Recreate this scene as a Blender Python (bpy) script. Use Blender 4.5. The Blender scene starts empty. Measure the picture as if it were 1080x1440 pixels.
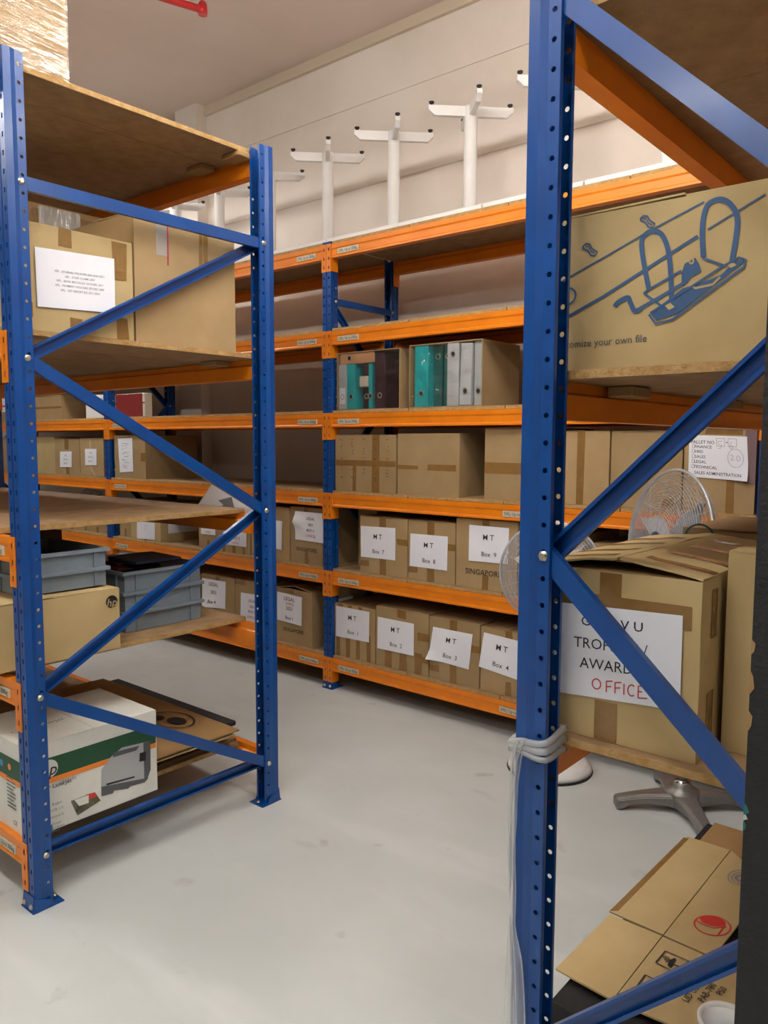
import bpy, bmesh, math, random
from mathutils import Vector, Matrix, noise
random.seed(7)
S = bpy.context.scene
COL = S.collection
V = Vector
# ------------------------------------------------------------------ camera
F_PX, CAM_H = 1100.0, 1.45
YAW, PIT, ROLL = math.radians(40.0), math.radians(5.16), math.radians(0.18)
_f0 = V((-math.sin(YAW), math.cos(YAW), 0)); _r0 = V((math.cos(YAW), math.sin(YAW), 0)); _u0 = V((0, 0, 1))
FW = _f0*math.cos(PIT) - _u0*math.sin(PIT); _up = _u0*math.cos(PIT) + _f0*math.sin(PIT)
RT = _r0*math.cos(ROLL) + _up*math.sin(ROLL); UP = _up*math.cos(ROLL) - _r0*math.sin(ROLL)
CAM = V((0, 0, CAM_H))
cd = bpy.data.cameras.new('camera'); cam = bpy.data.objects.new('camera', cd); COL.objects.link(cam)
cd.sensor_fit = 'VERTICAL'; cd.sensor_height = 36.0; cd.sensor_width = 27.0; cd.lens = F_PX/1440*36.0
cd.clip_start = 0.02
cam.matrix_world = Matrix(((RT.x, UP.x, -FW.x, 0), (RT.y, UP.y, -FW.y, 0), (RT.z, UP.z, -FW.z, CAM_H), (0, 0, 0, 1)))
S.camera = cam
# ------------------------------------------------------------------ world, exposure
w = bpy.data.worlds.new('world'); S.world = w; w.use_nodes = True
w.node_tree.nodes['Background'].inputs[0].default_value = (0.9, 0.95, 1, 1)
w.node_tree.nodes['Background'].inputs[1].default_value = 0.05
S.view_settings.view_transform = 'Standard'; S.view_settings.look = 'None'
S.view_settings.exposure = 0.0; S.view_settings.gamma = 1.0; S.view_settings.use_curve_mapping = False
TUBE_POWER = 106.0      # emission strength of the ceiling tubes

# pixel helpers (1080 x 1440 photograph)
def ray(x, y): return FW + RT*((x-540)/F_PX) - UP*((y-720)/F_PX)
def onz(x, y, z): d = ray(x, y); return CAM + d*((z-CAM_H)/d.z)
def ony(x, y, Y): d = ray(x, y); return CAM + d*(Y/d.y)
def onx(x, y, X): d = ray(x, y); return CAM + d*(X/d.x)

# ------------------------------------------------------------------ materials
def srgb(r, g, b):
    f = lambda c: (c/255/12.92) if c/255 <= 0.04045 else ((c/255+0.055)/1.055)**2.4
    return (f(r), f(g), f(b))
M = {}
def mat(name, col, rough=0.6, metal=0.0, n_scale=0, n_amt=0.0, col2=None, bump=0.0, b_scale=60, coat=0.0, vary=0.0, stretch=None, spec=0.5, detail=6):
    m = bpy.data.materials.new(name); m.use_nodes = True; nt = m.node_tree; N = nt.nodes; L = nt.links
    p = N['Principled BSDF']; c = col + (1,) if len(col) == 3 else col
    p.inputs['Base Color'].default_value = c; p.inputs['Roughness'].default_value = rough; p.inputs['Metallic'].default_value = metal
    p.inputs['Specular IOR Level'].default_value = spec
    if coat: p.inputs['Coat Weight'].default_value = coat; p.inputs['Coat Roughness'].default_value = 0.12
    tc = N.new('ShaderNodeTexCoord'); mp = N.new('ShaderNodeMapping'); L.new(tc.outputs['Object'], mp.inputs[0])
    if stretch: mp.inputs['Scale'].default_value = stretch
    out = None
    if n_scale:
        nz = N.new('ShaderNodeTexNoise'); nz.inputs['Scale'].default_value = n_scale; nz.inputs['Detail'].default_value = detail; nz.inputs['Roughness'].default_value = 0.6
        L.new(mp.outputs[0], nz.inputs['Vector'])
        mx = N.new('ShaderNodeMix'); mx.data_type = 'RGBA'; mx.inputs['A'].default_value = c
        c2 = col2 if col2 else tuple(v*(1-n_amt) for v in col)
        mx.inputs['B'].default_value = tuple(c2) + (1,)
        rp = N.new('ShaderNodeMapRange'); rp.inputs['From Min'].default_value = 0.35; rp.inputs['From Max'].default_value = 0.68
        L.new(nz.outputs['Fac'], rp.inputs['Value']); L.new(rp.outputs[0], mx.inputs['Factor']); out = mx.outputs['Result']
    if vary:
        oi = N.new('ShaderNodeObjectInfo'); hs = N.new('ShaderNodeHueSaturation')
        rp = N.new('ShaderNodeMapRange'); rp.inputs['To Min'].default_value = 1-vary; rp.inputs['To Max'].default_value = 1+vary
        L.new(oi.outputs['Random'], rp.inputs['Value']); L.new(rp.outputs[0], hs.inputs['Value'])
        if out: L.new(out, hs.inputs['Color'])
        else: hs.inputs['Color'].default_value = c
        out = hs.outputs['Color']
    if out: L.new(out, p.inputs['Base Color'])
    if bump:
        nb = N.new('ShaderNodeTexNoise'); nb.inputs['Scale'].default_value = b_scale; nb.inputs['Detail'].default_value = 4; L.new(mp.outputs[0], nb.inputs['Vector'])
        bp = N.new('ShaderNodeBump'); bp.inputs['Strength'].default_value = bump; bp.inputs['Distance'].default_value = 0.01
        L.new(nb.outputs['Fac'], bp.inputs['Height']); L.new(bp.outputs[0], p.inputs['Normal'])
    M[name] = m; return m
mat('blue', srgb(0, 68, 140), 0.30, n_scale=9, col2=srgb(0, 60, 128), coat=0.12, bump=0.03, b_scale=25)
mat('orange', srgb(232, 132, 10), 0.40, n_scale=8, col2=srgb(222, 120, 8), coat=0.15, bump=0.03, b_scale=25)
mat('cardboard', srgb(168, 143, 104), 0.82, n_scale=5, col2=srgb(156, 130, 92), bump=0.10, b_scale=14, vary=0.10, spec=0.25)
mat('cardboard_in', srgb(158, 126, 84), 0.85, n_scale=8, n_amt=0.15, spec=0.2)
mat('cardboard_pale', srgb(190, 168, 122), 0.8, n_scale=5, col2=srgb(180, 157, 110), bump=0.08, b_scale=12, vary=0.05, spec=0.25)
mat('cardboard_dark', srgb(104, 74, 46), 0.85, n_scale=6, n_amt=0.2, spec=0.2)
mat('tape', srgb(140, 106, 58), 0.22, n_scale=30, n_amt=0.15, bump=0.25, b_scale=35, coat=0.3)
mat('paper', srgb(238, 240, 246), 0.65, n_scale=3, col2=srgb(228, 231, 240), spec=0.3)
mat('ink', srgb(30, 30, 34), 0.6); mat('ink_red', srgb(196, 52, 48), 0.6); mat('ink_blue', srgb(46, 82, 124), 0.6); mat('ink_grey', srgb(120, 122, 128), 0.6)
mat('ink_teal', srgb(40, 84, 84), 0.6); mat('pen_grey', srgb(150, 150, 158), 0.6)
mat('chipboard', srgb(158, 130, 97), 0.72, n_scale=14, col2=srgb(134, 106, 74), bump=0.15, b_scale=160, vary=0.08, spec=0.3)
mat('chipboard_edge', srgb(184, 152, 104), 0.8, n_scale=40, col2=srgb(160, 122, 70), bump=0.4, b_scale=120, spec=0.2)
mat('crate', srgb(128, 142, 152), 0.42, n_scale=6, col2=srgb(112, 126, 136))
mat('steel', srgb(190, 184, 168), 0.35, 0.9); mat('chrome', srgb(205, 208, 212), 0.18, 1.0)
mat('wire', srgb(182, 186, 192), 0.35, 0.35); mat('castmetal', srgb(136, 134, 130), 0.40, 0.45, n_scale=20, n_amt=0.2, bump=0.08, b_scale=90)
mat('white_plastic', srgb(226, 227, 226), 0.35); mat('white_paint', srgb(232, 230, 228), 0.38, n_scale=5, col2=srgb(222, 220, 216), coat=0.2)
mat('black_rubber', srgb(26, 26, 28), 0.6); mat('black_paint', srgb(13, 14, 16), 0.7, n_scale=60, col2=srgb(22, 23, 25), bump=0.3, b_scale=120)
mat('black_foam', srgb(34, 33, 33), 0.85, n_scale=40, n_amt=0.4, bump=0.2, b_scale=90); mat('bare_wood', srgb(166, 132, 88), 0.8, n_scale=20, n_amt=0.3)
mat('teal', srgb(18, 172, 176), 0.35, vary=0.05); mat('green', srgb(10, 92, 88), 0.4); mat('maroon', srgb(52, 16, 30), 0.38, vary=0.1); mat('filegrey', srgb(186, 190, 190), 0.5, vary=0.06)
mat('tan', srgb(206, 156, 112), 0.55); mat('darkred', srgb(112, 22, 20), 0.6); mat('cream', srgb(214, 208, 186), 0.6); mat('mauve', srgb(120, 96, 98), 0.7)
mat('print_green', srgb(22, 78, 50), 0.45); mat('print_orange', srgb(236, 136, 50), 0.45); mat('print_black', srgb(24, 24, 26), 0.5)
mat('boxwhite', srgb(232, 234, 226), 0.42, n_scale=4, col2=srgb(212, 214, 204), spec=0.4); mat('print_grey', srgb(172, 176, 178), 0.5); mat('print_dark', srgb(84, 88, 92), 0.5)
mat('print_red', srgb(200, 58, 50), 0.5); mat('print_photo', srgb(120, 120, 90), 0.5, n_scale=25, col2=srgb(60, 50, 44)); mat('print_aqua', srgb(60, 140, 190), 0.5)
mat('red_pipe', srgb(214, 44, 46), 0.35, coat=0.2); mat('sticker', srgb(206, 200, 178), 0.5, n_scale=60, n_amt=0.12)
mat('wall', srgb(232, 222, 212), 0.85, n_scale=1.6, col2=srgb(220, 209, 196), bump=0.05, b_scale=20, spec=0.2)
mat('ceiling', srgb(226, 210, 200), 0.9, n_scale=0.8, col2=srgb(216, 200, 188), spec=0.1); mat('trimp', srgb(206, 190, 168), 0.7)
mat('print_magenta', srgb(176, 30, 84), 0.4); mat('ink_dark', srgb(72, 76, 84), 0.6)
mat('folder', srgb(96, 40, 54), 0.25, n_scale=12, col2=srgb(70, 28, 40), coat=.4, bump=.3, b_scale=18)
mat('navy', srgb(30, 40, 66), 0.5)
def film(name, col, milk, gloss, bump, scale, stretch=(1, 1, 1), rot=(0, 0, 0), rough=.1, dist=.02):
    m = bpy.data.materials.new(name); m.use_nodes = True; nt = m.node_tree; N = nt.nodes; L = nt.links; N.remove(N['Principled BSDF'])
    tc = N.new('ShaderNodeTexCoord'); mp = N.new('ShaderNodeMapping'); mp.inputs['Scale'].default_value = stretch; mr = N.new('ShaderNodeMapping'); mr.inputs['Rotation'].default_value = rot
    nb = N.new('ShaderNodeTexNoise'); nb.inputs['Scale'].default_value = scale; nb.inputs['Detail'].default_value = 3
    bp = N.new('ShaderNodeBump'); bp.inputs['Strength'].default_value = bump; bp.inputs['Distance'].default_value = dist
    L.new(tc.outputs['Object'], mr.inputs[0]); L.new(mr.outputs[0], mp.inputs[0]); L.new(mp.outputs[0], nb.inputs['Vector']); L.new(nb.outputs['Fac'], bp.inputs['Height'])
    tr = N.new('ShaderNodeBsdfTransparent'); gl = N.new('ShaderNodeBsdfGlossy'); gl.inputs['Roughness'].default_value = rough; L.new(bp.outputs[0], gl.inputs['Normal'])
    df = N.new('ShaderNodeBsdfDiffuse'); df.inputs['Color'].default_value = col+(1,); tl = N.new('ShaderNodeBsdfTranslucent'); tl.inputs['Color'].default_value = col+(1,)
    a = N.new('ShaderNodeMixShader'); L.new(df.outputs[0], a.inputs[1]); L.new(tl.outputs[0], a.inputs[2])
    b = N.new('ShaderNodeMixShader'); b.inputs[0].default_value = milk; L.new(tr.outputs[0], b.inputs[1]); L.new(a.outputs[0], b.inputs[2])
    fr = N.new('ShaderNodeMath'); fr.operation = 'MULTIPLY_ADD'; lw = N.new('ShaderNodeLayerWeight'); lw.inputs['Blend'].default_value = .25; L.new(bp.outputs[0], lw.inputs['Normal'])
    L.new(lw.outputs['Fresnel'], fr.inputs[0]); fr.inputs[1].default_value = .5; fr.inputs[2].default_value = gloss
    c = N.new('ShaderNodeMixShader'); L.new(fr.outputs[0], c.inputs[0]); L.new(b.outputs[0], c.inputs[1]); L.new(gl.outputs[0], c.inputs[2]); L.new(c.outputs[0], N['Material Output'].inputs[0])
    M[name] = m
film('film', srgb(225, 228, 228), .03, .05, 1.0, 16)
film('film_white', srgb(244, 246, 244), .42, .08, .7, 30, (1, 1, .12), rough=.2)
film('film_wrap', srgb(240, 214, 204), .20, .09, .6, 2.6, (1, 1.0, 18), (math.radians(5), 0, 0), .12, .04)
def floor_mat():
    m = bpy.data.materials.new('floor_paint'); m.use_nodes = True; nt = m.node_tree; N = nt.nodes; L = nt.links; p = N['Principled BSDF']
    tc = N.new('ShaderNodeTexCoord')
    def nz(scale, det, st=(1, 1, 1), rot=0):
        mp = N.new('ShaderNodeMapping'); mp.inputs['Scale'].default_value = st; mp.inputs['Rotation'].default_value = (0, 0, rot); L.new(tc.outputs['Object'], mp.inputs[0])
        n = N.new('ShaderNodeTexNoise'); n.inputs['Scale'].default_value = scale; n.inputs['Detail'].default_value = det; L.new(mp.outputs[0], n.inputs['Vector']); return n
    def mix(a, b, fac_out, lo, hi, amt):
        rp = N.new('ShaderNodeMapRange'); rp.inputs['From Min'].default_value = lo; rp.inputs['From Max'].default_value = hi; rp.inputs['To Max'].default_value = amt; L.new(fac_out, rp.inputs['Value'])
        mx = N.new('ShaderNodeMix'); mx.data_type = 'RGBA'; L.new(rp.outputs[0], mx.inputs['Factor'])
        if isinstance(a, tuple): mx.inputs['A'].default_value = a + (1,)
        else: L.new(a, mx.inputs['A'])
        mx.inputs['B'].default_value = b + (1,); return mx.outputs['Result']
    c = mix(srgb(197, 203, 201), srgb(186, 192, 190), nz(1.3, 6).outputs['Fac'], .4, .65, 1)
    c = mix(c, srgb(208, 213, 212), nz(2.0, 5, (0.6, 2.2, 1), .55).outputs['Fac'], .55, .72, .6)
    c = mix(c, srgb(150, 151, 150), nz(2.4, 6, (1.0, 3, 1), -.5).outputs['Fac'], .66, .78, .5)
    c = mix(c, srgb(150, 150, 148), nz(7, 8).outputs['Fac'], .66, .8, .8)
    L.new(c, p.inputs['Base Color']); p.inputs['Roughness'].default_value = 0.42
    rr = N.new('ShaderNodeMapRange'); rr.inputs['To Min'].default_value = .34; rr.inputs['To Max'].default_value = .6; L.new(nz(4, 5).outputs['Fac'], rr.inputs['Value']); L.new(rr.outputs[0], p.inputs['Roughness'])
    M['floor'] = m
floor_mat()
def emit(name, col, st):
    m = bpy.data.materials.new(name); m.use_nodes = True; nt = m.node_tree; p = nt.nodes['Principled BSDF']
    p.inputs['Emission Color'].default_value = col + (1,); p.inputs['Emission Strength'].default_value = st; M[name] = m
emit('tube', (1.0, 0.975, 0.94), TUBE_POWER)

# ------------------------------------------------------------------ mesh helpers
def mesh_obj(name, bm, m, parent=None, smooth=False, loc=(0, 0, 0)):
    me = bpy.data.meshes.new(name); bm.normal_update(); bm.to_mesh(me); bm.free()
    return link(name, me, m, parent, smooth, loc)
def link(name, me, m, parent=None, smooth=False, loc=(0, 0, 0)):
    o = bpy.data.objects.new(name, me); COL.objects.link(o); o.parent = parent; o.location = loc
    if m is not None and not me.materials:
        for mm in (m if isinstance(m, (list, tuple)) else [m]): me.materials.append(M[mm])
    if smooth:
        for p in me.polygons: p.use_smooth = True
    return o
def share(name, src, parent, loc=(0, 0, 0), rot=(0, 0, 0)):
    o = bpy.data.objects.new(name, src); COL.objects.link(o); o.parent = parent; o.location = loc; o.rotation_euler = rot; return o
def thing(name, label, cat, loc=(0, 0, 0), rz=0, group=None):
    o = bpy.data.objects.new(name, None); COL.objects.link(o); o.empty_display_size = 0.05
    o.location = loc; o.rotation_euler = (0, 0, rz); o['label'] = label; o['category'] = cat
    if group: o['group'] = group
    return o
def tag(o, label, cat, group=None):
    o['label'] = label; o['category'] = cat
    if group: o['group'] = group
    return o
def structure(o): o['kind'] = 'structure'; return o
def add_box(bm, a, b, mi=0):
    (x0, y0, z0), (x1, y1, z1) = a, b
    v = [bm.verts.new(p) for p in ((x0, y0, z0), (x1, y0, z0), (x1, y1, z0), (x0, y1, z0), (x0, y0, z1), (x1, y0, z1), (x1, y1, z1), (x0, y1, z1))]
    fs = []
    for f in ((3, 2, 1, 0), (4, 5, 6, 7), (0, 1, 5, 4), (1, 2, 6, 5), (2, 3, 7, 6), (3, 0, 4, 7)):
        g = bm.faces.new([v[i] for i in f]); g.material_index = mi; fs.append(g)
    return v, fs
def bevel(bm, w, seg=1):
    bmesh.ops.bevel(bm, geom=bm.edges[:], offset=w, segments=seg, affect='EDGES', clamp_overlap=True)
def box_bm(a, b, bev=0, seg=1):
    bm = bmesh.new(); add_box(bm, a, b)
    if bev: bevel(bm, bev, seg)
    return bm
def frame_from(d):
    d = d.normalized(); a = V((0, 0, 1)) if abs(d.z) < .9 else V((1, 0, 0)); x = a.cross(d).normalized(); return x, d.cross(x)
def add_tube(bm, pts, r, n=8, closed=False, caps=True, mi=0):
    pts = [V(p) for p in pts]; rings = []; m = len(pts); px = None
    for i, p in enumerate(pts):
        a = pts[(i-1) % m] if (closed or i > 0) else p; b = pts[(i+1) % m] if (closed or i < m-1) else p
        d = (b-a).normalized()
        if px is None: x, y = frame_from(d)
        else: x = (px - d*px.dot(d)).normalized(); y = d.cross(x)
        px = x; rr = r[i] if isinstance(r, (list, tuple)) else r
        rings.append([bm.verts.new(p + x*math.cos(t)*rr + y*math.sin(t)*rr) for t in [2*math.pi*k/n for k in range(n)]])
    for i in range(m if closed else m-1):
        A, B = rings[i], rings[(i+1) % m]
        for k in range(n):
            f = bm.faces.new((A[k], A[(k+1) % n], B[(k+1) % n], B[k])); f.material_index = mi; f.smooth = n > 5
    if caps and not closed:
        bm.faces.new(rings[0][::-1]).material_index = mi; bm.faces.new(rings[-1]).material_index = mi
def add_lathe(bm, prof, n=32, c=(0, 0, 0), axis=None, mi=0, cap=True):
    c = V(c); ax = V(axis).normalized() if axis else V((0, 0, 1)); x, y = frame_from(ax) if axis else (V((1, 0, 0)), V((0, 1, 0)))
    rings = [[bm.verts.new(c + ax*h + (x*math.cos(2*math.pi*k/n) + y*math.sin(2*math.pi*k/n))*max(r, 1e-4)) for k in range(n)] for r, h in prof]
    for A, B in zip(rings, rings[1:]):
        for k in range(n): f = bm.faces.new((A[k], A[(k+1) % n], B[(k+1) % n], B[k])); f.material_index = mi; f.smooth = True
    if cap: bm.faces.new(rings[0][::-1]); bm.faces.new(rings[-1])
def add_prism(bm, pts, depth_vec):
    d = V(depth_vec); A = [bm.verts.new(V(p)) for p in pts]; B = [bm.verts.new(V(p)+d) for p in pts]; n = len(pts)
    bm.faces.new(A[::-1]); bm.faces.new(B)
    for i in range(n): bm.faces.new((A[i], A[(i+1) % n], B[(i+1) % n], B[i]))
def finish(bm): bmesh.ops.recalc_face_normals(bm, faces=bm.faces[:]); return bm

# ------------------------------------------------------------------ lettering
_tx = {}
def text_mesh(s, bold=False, shear=0.0):
    k = (s, bold, shear)
    if k not in _tx:
        c = bpy.data.curves.new('t', 'FONT'); c.body = s; c.size = 1; c.align_x = 'LEFT'; c.resolution_u = 2; c.shear = shear
        if bold: c.offset = 0.006
        o = bpy.data.objects.new('t', c); me = bpy.data.meshes.new_from_object(o)
        vs = [(v.co.x, v.co.y) for v in me.vertices]; fs = [tuple(p.vertices) for p in me.polygons]
        bpy.data.objects.remove(o); bpy.data.curves.remove(c); bpy.data.meshes.remove(me)
        _tx[k] = (vs, fs, min(v[0] for v in vs), max(v[0] for v in vs))
    return _tx[k]

class Face:
    """a flat outer face of a thing: origin, u axis, v axis, outward normal, relative to the thing's root"""
    def __init__(self, o, u, v, root):
        self.o, self.u, self.v = V(o), V(u).normalized(), V(v).normalized(); self.n = self.u.cross(self.v); self.root = root; self.base = V(root.location) if root else V((0, 0, 0))
    def P(self, a, b, h=0): return self.o + self.u*a + self.v*b + self.n*h - self.base
    def px(self, x, y):
        d = ray(x, y); t = (self.o-CAM).dot(self.n)/d.dot(self.n); p = CAM + d*t - self.o; return (p.dot(self.u), p.dot(self.v))
    def poly(self, name, pts, m, h=0.0008, parent=None, px=False):
        if px: pts = [self.px(*p) for p in pts]
        bm = bmesh.new(); f = bm.faces.new([bm.verts.new(self.P(a, b, h)) for a, b in pts]); finish_to(f, self.n); return mesh_obj(name, bm, m, parent or self.root)
    def strokes(self, name, lines, m, width, h=0.001, parent=None, px=False):
        bm = bmesh.new()
        for li_, ln in enumerate(lines):
            wd = width; hh = h + li_*8e-5
            if isinstance(ln, tuple) and isinstance(ln[0], (int, float)) and isinstance(ln[1], list): wd, ln = ln
            pts = [V(self.px(*p)) if px else V(p) for p in ln]; L, R = [], []
            for i, p in enumerate(pts):
                d = (pts[min(i+1, len(pts)-1)] - pts[max(i-1, 0)])
                d = d.normalized() if d.length > 1e-9 else V((1, 0)); q = V((-d.y, d.x))*wd/2
                L.append(bm.verts.new(self.P(*(p+q), hh))); R.append(bm.verts.new(self.P(*(p-q), hh)))
            for i in range(len(pts)-1): finish_to(bm.faces.new((L[i], R[i], R[i+1], L[i+1])), self.n)
        return mesh_obj(name, bm, m, parent or self.root)
    def slab(self, name, a0, b0, a1, b1, t, m, h=0.0, parent=None, jit=0):
        bm = bmesh.new(); j = lambda: random.uniform(-jit, jit)
        c = [(a0+j(), b0+j()), (a1+j(), b0+j()), (a1+j(), b1+j()), (a0+j(), b1+j())]
        add_prism(bm, [self.P(a, b, h) for a, b in c], self.n*t); finish(bm); return mesh_obj(name, bm, m, parent or self.root)
    def text(self, name, s, a, b, size, m, h=0.001, bold=False, parent=None, rot=0.0, align='C', shear=0.0, squash=1.0):
        vs, fs, x0, x1 = text_mesh(s, bold, shear); off = {'C': (x0+x1)/2, 'L': x0, 'R': x1}[align]; c, sn = math.cos(rot), math.sin(rot)
        vv = []
        for x, y in vs:
            x = (x-off)*size*squash; y = (y-.35)*size; vv.append(self.P(a + x*c - y*sn, b + x*sn + y*c, h))
        me = bpy.data.meshes.new(name); me.from_pydata(vv, [], fs); me.update(); return link(name, me, m, parent or self.root)
    def paper(self, corners, lines=(), px=True, h=0.0022, wave=0.0012, curl=None, m='paper', hand=(), name='paper_label'):
        """corners TL TR BR BL; lines: (string, s, t_from_top, size_fraction, ink, bold)"""
        q = [V(self.px(*c)) if px else V(c) for c in corners]; sd = random.uniform(0, 99)
        pw = ((q[1]-q[0]).length + (q[2]-q[3]).length)/2; ph = ((q[3]-q[0]).length + (q[2]-q[1]).length)/2
        def uv(s, t): return (q[0]*(1-s) + q[1]*s)*(1-t) + (q[3]*(1-s) + q[2]*s)*t
        def surf(s, t, e=0):
            p = uv(s, t); d = h + wave*(1 + noise.noise(V((s*3+sd, t*3, sd))))
            if curl:
                cs, ct, amt = curl; k = max(0, 1 - math.hypot(s-cs, t-ct)/0.45); d += amt*k*k
            return self.P(p.x, p.y, d+e)
        bm = bmesh.new(); n = 8; g = [[bm.verts.new(surf(i/n, j/n)) for i in range(n+1)] for j in range(n+1)]
        for j in range(n):
            for i in range(n): finish_to(bm.faces.new((g[j][i], g[j][i+1], g[j+1][i+1], g[j+1][i])), self.n)
        po = mesh_obj(name, bm, m, self.root, True)
        for ln in lines:
            s_, sc, tc, sz, ink, bold = ln[:6]; sx = ln[6] if len(ln) > 6 else 1.0
            vs, fs, x0, x1 = text_mesh(s_, bold); size = sz*ph/.7; vv = []
            for x, y in vs:
                s = sc + (x-(x0+x1)/2)*size*sx/pw; t = tc - (y-.35)*size/ph; vv.append(surf(s, t, 0.0006))
            me = bpy.data.meshes.new('lettering'); me.from_pydata(vv, [], fs); me.update(); link('lettering', me, ink, po)
        for ink, wd, pls in hand:
            bm = bmesh.new()
            for pl in pls:
                for (s0, t0), (s1, t1) in zip(pl, pl[1:]):
                    d = V(((s1-s0)*pw, (t1-t0)*ph)); d = d.normalized() if d.length > 0 else V((1, 0)); qx, qy = -d.y*wd/2/pw, d.x*wd/2/ph
                    f = bm.faces.new([bm.verts.new(surf(a, b, 0.0006)) for a, b in ((s0+qx, t0+qy), (s0-qx, t0-qy), (s1-qx, t1-qy), (s1+qx, t1+qy))]); finish_to(f, self.n)
            mesh_obj('handwriting', bm, ink, po)
        return po
def finish_to(f, n):
    f.normal_update()
    if f.normal.dot(n) < 0: f.normal_flip()
def cr(pts, n=6):
    o = []
    for i in range(len(pts)-1):
        p0, p1, p2, p3 = [V(pts[max(0, min(len(pts)-1, k))]) for k in (i-1, i, i+1, i+2)]
        for k in range(n):
            t = k/n; o.append(tuple(.5*((2*p1)+(p2-p0)*t+(2*p0-5*p1+4*p2-p3)*t*t+(3*p1-p0-3*p2+p3)*t**3)))
    return o+[tuple(pts[-1])]
def ell(cx, cy, rx, ry, n=24, a0=0, a1=360, rot=0):
    r = math.radians(rot); o = []
    for k in range(n+1):
        t = math.radians(a0+(a1-a0)*k/n); x, y = rx*math.cos(t), ry*math.sin(t); o.append((cx+x*math.cos(r)-y*math.sin(r), cy+x*math.sin(r)+y*math.cos(r)))
    return o

# ================================================================== THE ROOM
RX0, RX1, RY0, RY1, RZ = -12.5, 6.5, -7.5, 4.0, 4.06
structure(mesh_obj('floor', box_bm((RX0, RY0, -0.12), (RX1, RY1, 0)), 'floor'))
structure(mesh_obj('ceiling', box_bm((RX0, RY0, RZ), (RX1, RY1, RZ+.12)), 'ceiling'))
bm = bmesh.new(); bands = [0, 1.06, 2.08, 2.595, 3.115, 3.645, RZ]      # precast wall bands with recessed joints
for i, (a, b) in enumerate(zip(bands, bands[1:])):
    add_box(bm, (RX0, RY1, a+(.009 if i else 0)), (RX1, RY1+.1, b-(.009 if b < RZ else 0)))
add_box(bm, (RX0, RY1+.008, 0), (RX1, RY1+.12, RZ)); structure(mesh_obj('wall_back', bm, 'wall'))
structure(mesh_obj('wall_left', box_bm((RX0-.12, RY0, 0), (RX0, RY1+.12, RZ)), 'wall'))
structure(mesh_obj('wall_right', box_bm((RX1, RY0, 0), (RX1+.12, RY1+.12, RZ)), 'wall'))
structure(mesh_obj('wall_front', box_bm((RX0, RY0-.12, 0), (RX1, RY0, RZ)), 'wall'))
bm = bmesh.new(); add_box(bm, (-5.46, RY1-.10, 0), (-5.19, RY1, RZ)); structure(mesh_obj('wall_pier', bm, 'wall'))
bm = bmesh.new(); add_box(bm, (-5.19, RY1-.028, RZ-.075), (RX1, RY1, RZ-.045)); add_box(bm, (-5.19, RY1-.018, RZ-.04), (RX1, RY1, RZ)); structure(mesh_obj('trim_1', bm, 'trimp'))
bm = bmesh.new(); add_box(bm, (RX0, RY1-.028, RZ-.075), (-5.46, RY1, RZ-.045)); structure(mesh_obj('trim_2', bm, 'trimp'))

def tube_light(x, y, z, length, label, rz=0, shade=False):
    t = thing('tube_light', label, 'light', (x, y, z), rz, 'suspended tube lights')
    bm = bmesh.new(); add_prism(bm, [(-length/2, -.028, -.01), (-length/2, .028, -.01), (-length/2, .028, .06), (-length/2, -.028, .06)], (length, 0, 0)); finish(bm); mesh_obj('housing', bm, 'white_paint', t)
    if shade:
        bm = bmesh.new(); add_prism(bm, [(-length/2, -.13, .0), (-length/2, -.03, .055), (-length/2, .03, .055), (-length/2, .13, .0), (-length/2, .13, .004), (-length/2, .03, .061), (-length/2, -.03, .061), (-length/2, -.13, .004)], (length, 0, 0)); finish(bm); mesh_obj('added_reflector', bm, 'white_paint', t)  # added to block the fixture's upward light from the ceiling
    for s in (-1, 1):
        bm = bmesh.new(); add_tube(bm, [(-length/2+.02, s*.045, 0), (length/2-.02, s*.045, 0)], .014, 10); mesh_obj('tube', bm, 'tube', t)
        bm = bmesh.new(); add_tube(bm, [(s*length*.35, 0, .07), (s*length*.35, 0, RZ-z)], .004, 6); mesh_obj('hanger_rod', bm, 'steel', t)
tube_light(-1.45, 1.82, 3.32, 1.5, 'suspended twin tube light over the aisle by the back rack')
tube_light(-1.2, 0.25, 3.30, 1.5, 'suspended twin tube light over the open floor')
tube_light(-4.6, 0.15, 3.30, 1.5, 'suspended twin tube light in front of the left rack')
tube_light(1.2, 0.25, 3.30, 1.5, 'suspended twin tube light beyond the right rack')
tube_light(-5.6, 2.62, 3.30, 1.5, 'added unseen twin tube light for the left back wall, between the left rack and the back rack', shade=True)  # added fixture, hidden by the top board, to brighten left wall and tables
tube_light(0.75, 2.25, 3.32, 1.5, 'added unseen twin tube light for the right back wall, over the far side of the right rack')  # added out of view to brighten the back wall's right part
tube_light(-1.2, -1.8, 3.30, 1.5, 'suspended twin tube light far behind the open floor')

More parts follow.
